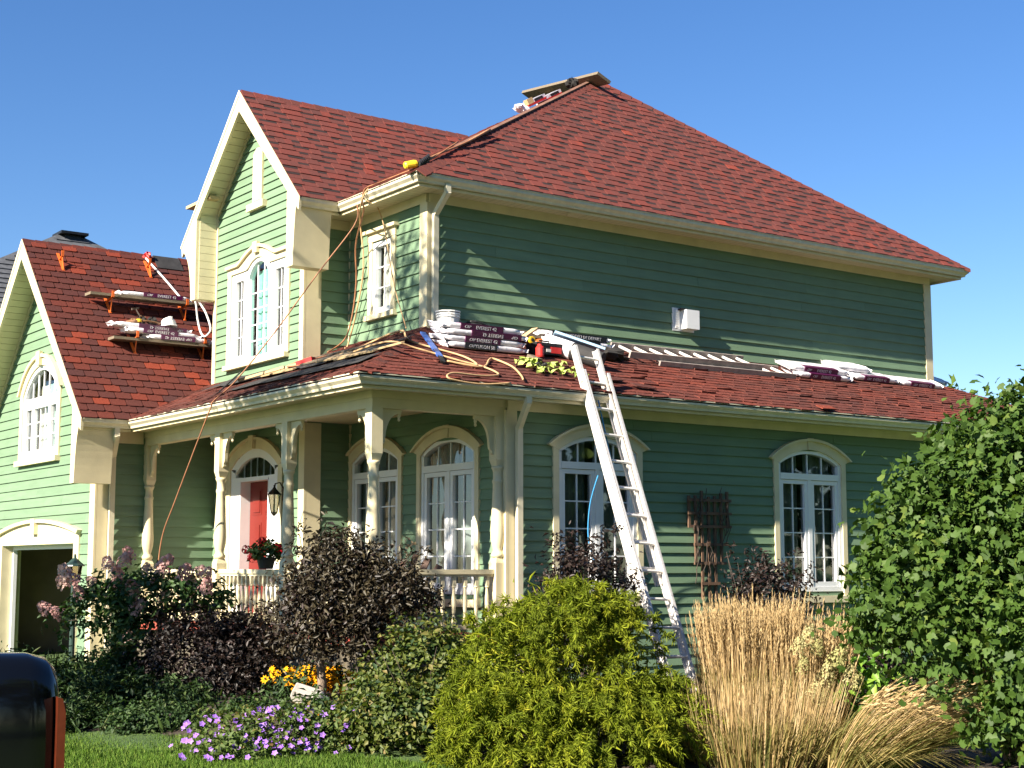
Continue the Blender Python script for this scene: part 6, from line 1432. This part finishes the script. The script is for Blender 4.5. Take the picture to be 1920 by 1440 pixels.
# ---- dark weigela hedge and shaded perennials
for i,(ctr,w_,h_,m,lab,sd) in enumerate((((-3.25,-.55,.1),.66,.98,'l_dkp','dark purple weigela shrub below the porch rail, behind the hydrangea stake',111),((-2.95,-.95,.1),.50,.98,'l_dkp','second dark purple weigela shrub touching the small purple tree',113),((-.05,-3.28,.1),.52,1.82,'l_dkp','dark purple ninebark shrub beside the foot of the ladder',115),((2.30,-3.75,.1),.50,1.62,'l_dkp','dark purple ninebark shrub below the right-hand side window',117),((1.15,-5.95,.05),.55,.95,'l_dkp','very dark shrub in the gap between the tall grass and the leafy shrub',119))):
    c = V3(ctr); t = thing('dark_shrub', c, lab, 'shrub', 'dark purple shrubs in the bed'); g = np.random.default_rng(sd)
    B = [(*V3(c,0,0,h_*.62),w_*.85,w_*.8,h_*.36),(*V3(c,-w_*.5,.05,h_*.48),w_*.6,w_*.55,h_*.34),(*V3(c,w_*.5,0,h_*.50),w_*.6,w_*.55,h_*.36),(*V3(c,0,.1,h_*.30),w_,w_*.7,h_*.32)]
    foliage('leaves', t, B, M[m], 460, 18, .08, .058, .034, sd, rad=(.45,1.10)); branches(t, c, [V3(c,g.uniform(-w_,w_),g.uniform(-.2,.2),h_*g.uniform(.7,1.05)) for _ in range(12)], .010, 'barkd')
    for k in range(9):
        a = g.uniform(-w_,w_); foliage('shoot_leaves', t, [(*V3(c,a,0,h_*g.uniform(.86,1.05)),.04,.04,.11)], M[m], 12, 3, .018, .055, .026, sd*10+k, rad=(.2,1.0), up=.6)
per = [((-3.50,-2.45,.03),.40,.22,'low russet-green mound beside the stone block'),((-4.95,.55,.05),.55,.62,'shaded green perennial mound in front of the garage opening'),((-5.45,-.35,.02),.50,.45,'shaded perennial mound at the far left of the bed'),((-4.55,-.95,.05),.62,.50,'wide shaded perennial mound at the front left of the bed'),((-3.95,-1.35,.05),.45,.32,'shaded perennial mound left of the stone block'),((-5.15,-1.65,.02),.48,.30,'lowest shaded perennial mound at the lawn edge'),((-4.55,-2.45,.02),.45,.26,'shaded mound behind the violet flowers'),((-4.05,.30,.08),.55,.58,'green mound under the hydrangea branches'),((-5.9,.9,.03),.6,.62,'feathery mound at the left end of the bed')]
for i,(ctr,w_,h_,lab) in enumerate(per):
    c = V3(ctr); t = thing('perennial_mound', c, lab, 'plant', 'shaded perennials in the left bed'); g = np.random.default_rng(200+i)
    foliage('leaves', t, [(*V3(c,0,0,h_*.5),w_,w_*.7,h_*.5),(*V3(c,w_*.5,.1,h_*.35),w_*.6,w_*.5,h_*.4),(*V3(c,-w_*.5,.1,h_*.35),w_*.6,w_*.5,h_*.4)], M['l_per'], 170, 18, .06, [.06,.08,.05,.07][i%4], [.035,.02,.03,.03][i%4], 210+i, zmin=.01)
    n = 130; P = np.array([V3(c,g.normal()*w_*.6,g.normal()*w_*.35,.02) for _ in range(n)]); D = unit(np.stack([g.normal(size=n)*.5,g.normal(size=n)*.5,np.full(n,1.0)],1)); V,F,k = leaf_geo(P,D,unit(g.normal(size=(n,3))),g.uniform(.6,1.15,n)*h_,g.uniform(.006,.016,n),.0,.25); np_mesh('blades', V, F, np.repeat(g.random(n),k), M['l_per'], t, c, 'stuff')

# ---- feather reed grass and the drooping grass beside it
def reed(c, n, r, h, lean, lab, seed, plumes, droop, cat='grass', pl=.30, half=False):
    c = V3(c); t = thing('feather_reed_grass', c, lab, cat); g = np.random.default_rng(seed)
    def stems(n, hh, wid, lean, m, name, plume=False):
        a = g.uniform(0,6.28,n); q = np.sqrt(g.random(n))*r; bx_ = np.cos(a)*q; by_ = np.sin(a)*q*.8; P0 = c+PR*bx_[:,None]*.80+PT*by_[:,None]*.80+np.array([0,0,.02])
        dirl = PR*(bx_[:,None]/r*lean[0]+g.normal(size=(n,1))*.05+lean[2])+PT*(by_[:,None]/r*lean[0]+g.normal(size=(n,1))*.05+lean[3]); H_s = hh*g.normal(1,.07,n); k = 5; s = np.linspace(0,1,k)
        dr = lean[1]*g.uniform(.6,1.3,n)
        C = P0[:,None]+dirl[:,None]*(H_s[:,None,None]*s[None,:,None])+np.array([0,0,1.])*(H_s[:,None,None]*(s[None,:,None]-dr[:,None,None]*s[None,:,None]**2.2))
        sd_ = unit(g.normal(size=(n,3))*np.array([1,1,0])+PR*.6); W_s = (wid*g.uniform(.6,1.3,n))[:,None]*np.array([1,.9,.75,.55,.25])[None]
        Vl = C-sd_[:,None]*W_s[:,:,None]/2; Vr = C+sd_[:,None]*W_s[:,:,None]/2; V = np.stack([Vl,Vr],2).reshape(n,k*2,3); T = []
        for i in range(k-1): T += [[2*i,2*i+1,2*i+3],[2*i,2*i+3,2*i+2]]
        F = (np.array(T)[None]+np.arange(n)[:,None,None]*k*2).reshape(-1,3); np_mesh(name, V.reshape(-1,3), F, np.repeat(np.clip(g.random(n),0,1),k*2), M[m], t, c, 'stuff')
        if plume:
            tip = C[:,-1]; d = unit(C[:,-1]-C[:,-2]); pv = []; pd = []; pn = []; pl_ = []; pw_ = []; pr_ = []; Lp = pl*g.uniform(.7,1.2,n); tn = g.random(n)
            for j in range(22):
                u = j/21; pv.append(tip-d*(Lp*(1-u))[:,None]); x = unit(g.normal(size=(n,3))); pd.append(unit(d*.95+x*.22)); pn.append(unit(g.normal(size=(n,3)))); pl_.append(np.full(n,.055)*(1-.35*u)); pw_.append(np.full(n,.0095)*(1.15-.75*u)); pr_.append(np.clip(.35+.45*tn+.2*g.random(n),0,1))
            V,F,k2 = leaf_geo(np.concatenate(pv),np.concatenate(pd),np.concatenate(pn),np.concatenate(pl_),np.concatenate(pw_),.1,.1); np_mesh('plumes', V, F, np.repeat(np.concatenate(pr_),k2), M['reed'], t, c, 'stuff')
    stems(plumes, h, .007, lean, 'reed', 'stems', True); stems(n, h*.62, .010, (lean[0]*1.7,droop,lean[2],lean[3]), 'reedb', 'blades'); stems(n//2, h*.42, .010, (lean[0]*2.6,droop*1.6,lean[2],lean[3]), 'reedb', 'low_blades'); stems(n//2, h*.85, .006, lean, 'reed', 'dry_stems')
reed((-.84,-6.64,.0), 1900, .50, 1.22, (.07,.04,.0,.0), 'tall upright clump of tan feather reed grass right of the ladder', 301, 900, .10)
reed((-.55,-6.95,.0), 1100, .42, 1.12, (.08,.05,.03,.05), 'second upright clump of tan reed grass joined to the first at right', 302, 460, .10)
reed((-1.0,-8.0,.0), 1000, .36, 1.15, (.30,.50,.80,.10), 'drooping tan grass arching right over the lawn below the leafy shrub', 303, 240, .45)
reed((-1.35,-7.25,.0), 1500, .72, .85, (.22,.12,.05,.06), 'short spill of grassy blades at the foot of the reed grass', 304, 20, .35)

# ---- cream panicle hydrangea with bright leaves, between grass and shrub
c = V3((-.42,-7.22,.0)); t = thing('panicle_hydrangea', c, 'cream panicle hydrangea with bright green leaves behind the right side of the grass', 'shrub'); rg = random.Random(23)
foliage('leaves', t, [(*V3(c,.30,.10,.62),.25,.22,.24),(*V3(c,.12,.1,.42),.30,.25,.25),(*V3(c,.45,.15,.40),.24,.2,.2)], M['l_brt'], 50, 6, .07, .11, .065, 320, pieces=70, hang=.5, droop=.25); branches(t, c, [V3(c,rg.uniform(-.4,.5),.1,rg.uniform(.5,.95)) for _ in range(9)], .010)
pm = [panicle_mesh(50+k, M['creamf'], .22, .10, 200) for k in range(5)]
for a,z in ((-.28,1.02),(-.22,.94),(-.10,.84),(-.36,.80),(-.16,.70),(.06,.72),(.12,.66),(-.30,.58),(-.20,.52),(-.42,.95)):
    p = V3(c,a,.30+rg.uniform(-.1,.15),z-.05); n = Vector((rg.uniform(-.4,.4),-.4,.8)); s = rg.uniform(.6,.9); link('flower_head', pm[rg.randrange(5)], t, Matrix.Translation(Vector(p-c)) @ n.to_track_quat('Z','Y').to_matrix().to_4x4() @ Matrix.Diagonal((s,s,s,1)))

# ---- red geraniums in a pot on the porch rail
c = V3((bx+.0,.78,1.585)); t = thing('geranium_pot', c, 'dark pot of red geraniums standing on the porch rail before the red door', 'potted plant')
b = MB(); b.lathe([(.085,0),(.115,.12),(.125,.12),(.125,.145),(.10,.145)], tuple(c), 16); b.build('pot', M['terr'], t); foliage('leaves', t, [(*V3(c,0,0,.20),.17,.17,.11)], M['l_hyd'], 60, 8, .03, .055, .05, 330); pm = [flower_mesh('flower_head', 26, .05, M['redf'], .5, seed=k, w=.8) for k in range(3)]; rg = random.Random(29)
def ball(k):
    g = np.random.default_rng(k); n = 60; N = unit(g.normal(size=(n,3))); P = N*.055; D = unit(np.cross(N,g.normal(size=(n,3)))); V,F,kk = leaf_geo(P-D*.012,D,N,np.full(n,.028),np.full(n,.028),.1,0); return np_mesh('flower_head', V, F, np.repeat(g.random(n),kk), M['redf'], obj=False)
pm = [ball(k) for k in range(3)]
for a,z in ((-.24,.24),(-.17,.14),(.0,.30),(.03,.26),(.14,.26),(.18,.22),(-.04,.34)): p = V3(c,a,.05,z); link('flower_head', pm[rg.randrange(3)], t, Matrix.Translation(Vector(p-c)) @ Matrix.Diagonal((1,1,1,1)))
branches(t, c+np.array([0,0,.12]), [V3(c,a,.05,z) for a,z in ((-.24,.24),(-.17,.14),(.0,.30),(.14,.26))], .006, 'barkd', 'stem')

# ---- street tree out of frame at left that shades the bed, distant trees, and an added unseen row that dims skylight
def big_tree(c, h, r, name_lab, seed, m='l_tree', L=.15, cl=620, per=16, z0=.3):
    c = V3(c); t = thing('broadleaf_tree', c, name_lab, 'tree', None); g = np.random.default_rng(seed); B = []
    b = MB(); b.tube([c,c+np.array([.05,.02,h*.25]),c+np.array([-.05,.05,h*.55]),c+np.array([.03,0,h*.85])], [.16,.13,.09,.03], 10); b.build('trunk', M['bark'], t, smooth=True)
    for k in range(9): a = g.uniform(0,6.28); z = h*(z0+(1-z0)*(k+.5)/9); q = r*(1-.55*abs((k+.5)/9-.35)/.65); B.append((*(c+np.array([math.cos(a)*q*.4,math.sin(a)*q*.4,z])),q*.75,q*.75,h*.12))
    foliage('leaves', t, B, M[m], cl, per, r*.12, L, L*.7, seed, rad=(.3,1.05)); branches(t, c+np.array([0,0,h*.35]), [tuple(np.array(b_[:3])) for b_ in B], .05)
big_tree((-9.1,-1.0,0), 11.0, 2.0, 'leafy street tree standing left of the driveway', 401, cl=800, z0=.2)
for i,(x,y,h_,r_) in enumerate(((-30,-35,18,6.5),(-20,-33,17,6),(-10,-35,19,6.5),(0,-33,18,6),(10,-35,20,6.5),(20,-33,18,6),(30,-34,19,6.5),(41,-31,18,6.5))):  # unseen row added to block low sky and darken the shaded walls
    big_tree((x,y,0), h_, r_, ['leftmost','second','third','fourth','fifth','sixth','seventh','rightmost'][i]+' unseen tall tree added across the street to dim skylight on the house', 420+i, 'l_tree', .8, 620, 10, .10)
big_tree((24.3,10.3,0), 6.2, 1.5, 'pale green tree far behind the right end of the low roof', 402, 'l_tree', .26, 520, 16, .12)
for i,(x,y,h_) in enumerate(((30,4,5.2),(36,-4,5.0),(33,14,5.4))):
    big_tree((x,y,0), h_, 2.6, ['low broad tree beyond the right side of the house, middle one','low broad tree beyond the right side of the house, nearest the street','low broad tree beyond the right side of the house, farthest back'][i], 440+i, 'l_tree', .32, 300, 14, .1)

# ---- lawn blades where the lawn is close enough to see them
def lawn_blades(name, polys, n, lab, seed):
    g = np.random.default_rng(seed); P = []
    for reg,nn in polys:
        xs = [p[0] for p in reg]; ys = [p[1] for p in reg]; q = g.uniform((min(xs),min(ys)),(max(xs),max(ys)),(nn*2,2)); ok = np.ones(len(q),bool)
        for (a,b_),(e,f_) in zip(reg,reg[1:]+reg[:1]): ok &= ((e-a)*(q[:,1]-b_)-(f_-b_)*(q[:,0]-a)) > 0
        P.append(q[ok])
    P = np.concatenate(P); z = np.array([ground_z(x,y) for x,y in P]); n = len(P); P = np.c_[P,z]; D = unit(np.stack([g.normal(size=n)*.4,g.normal(size=n)*.4,np.ones(n)],1)); V,F,k = leaf_geo(P,D,unit(g.normal(size=(n,3))*np.array([1,1,.2])),g.uniform(.04,.085,n),g.uniform(.006,.011,n),0,.2)
    o = np_mesh(name, V, F, np.repeat(g.random(n),k), M['grassb'], None, (0,0,0), 'stuff'); o['label'] = lab; o['category'] = 'grass'
lawn_blades('lawn_grass', [([(-9,-6.6),(-3.4,-6.6),(-3.4,-5.0),(-4.0,-4.0),(-4.3,-2.6),(-5.0,-1.2),(-6.0,.8),(-9,.8)],95000)], 0, 'short green lawn grass in front of the left bed', 501)
lawn_blades('lawn_grass', [([(-.9,-9.4),(1.0,-9.0),(4.2,-6.2),(2.6,-5.0),(.5,-6.9)],22000)], 0, 'short green lawn grass right of the reed grass', 502)
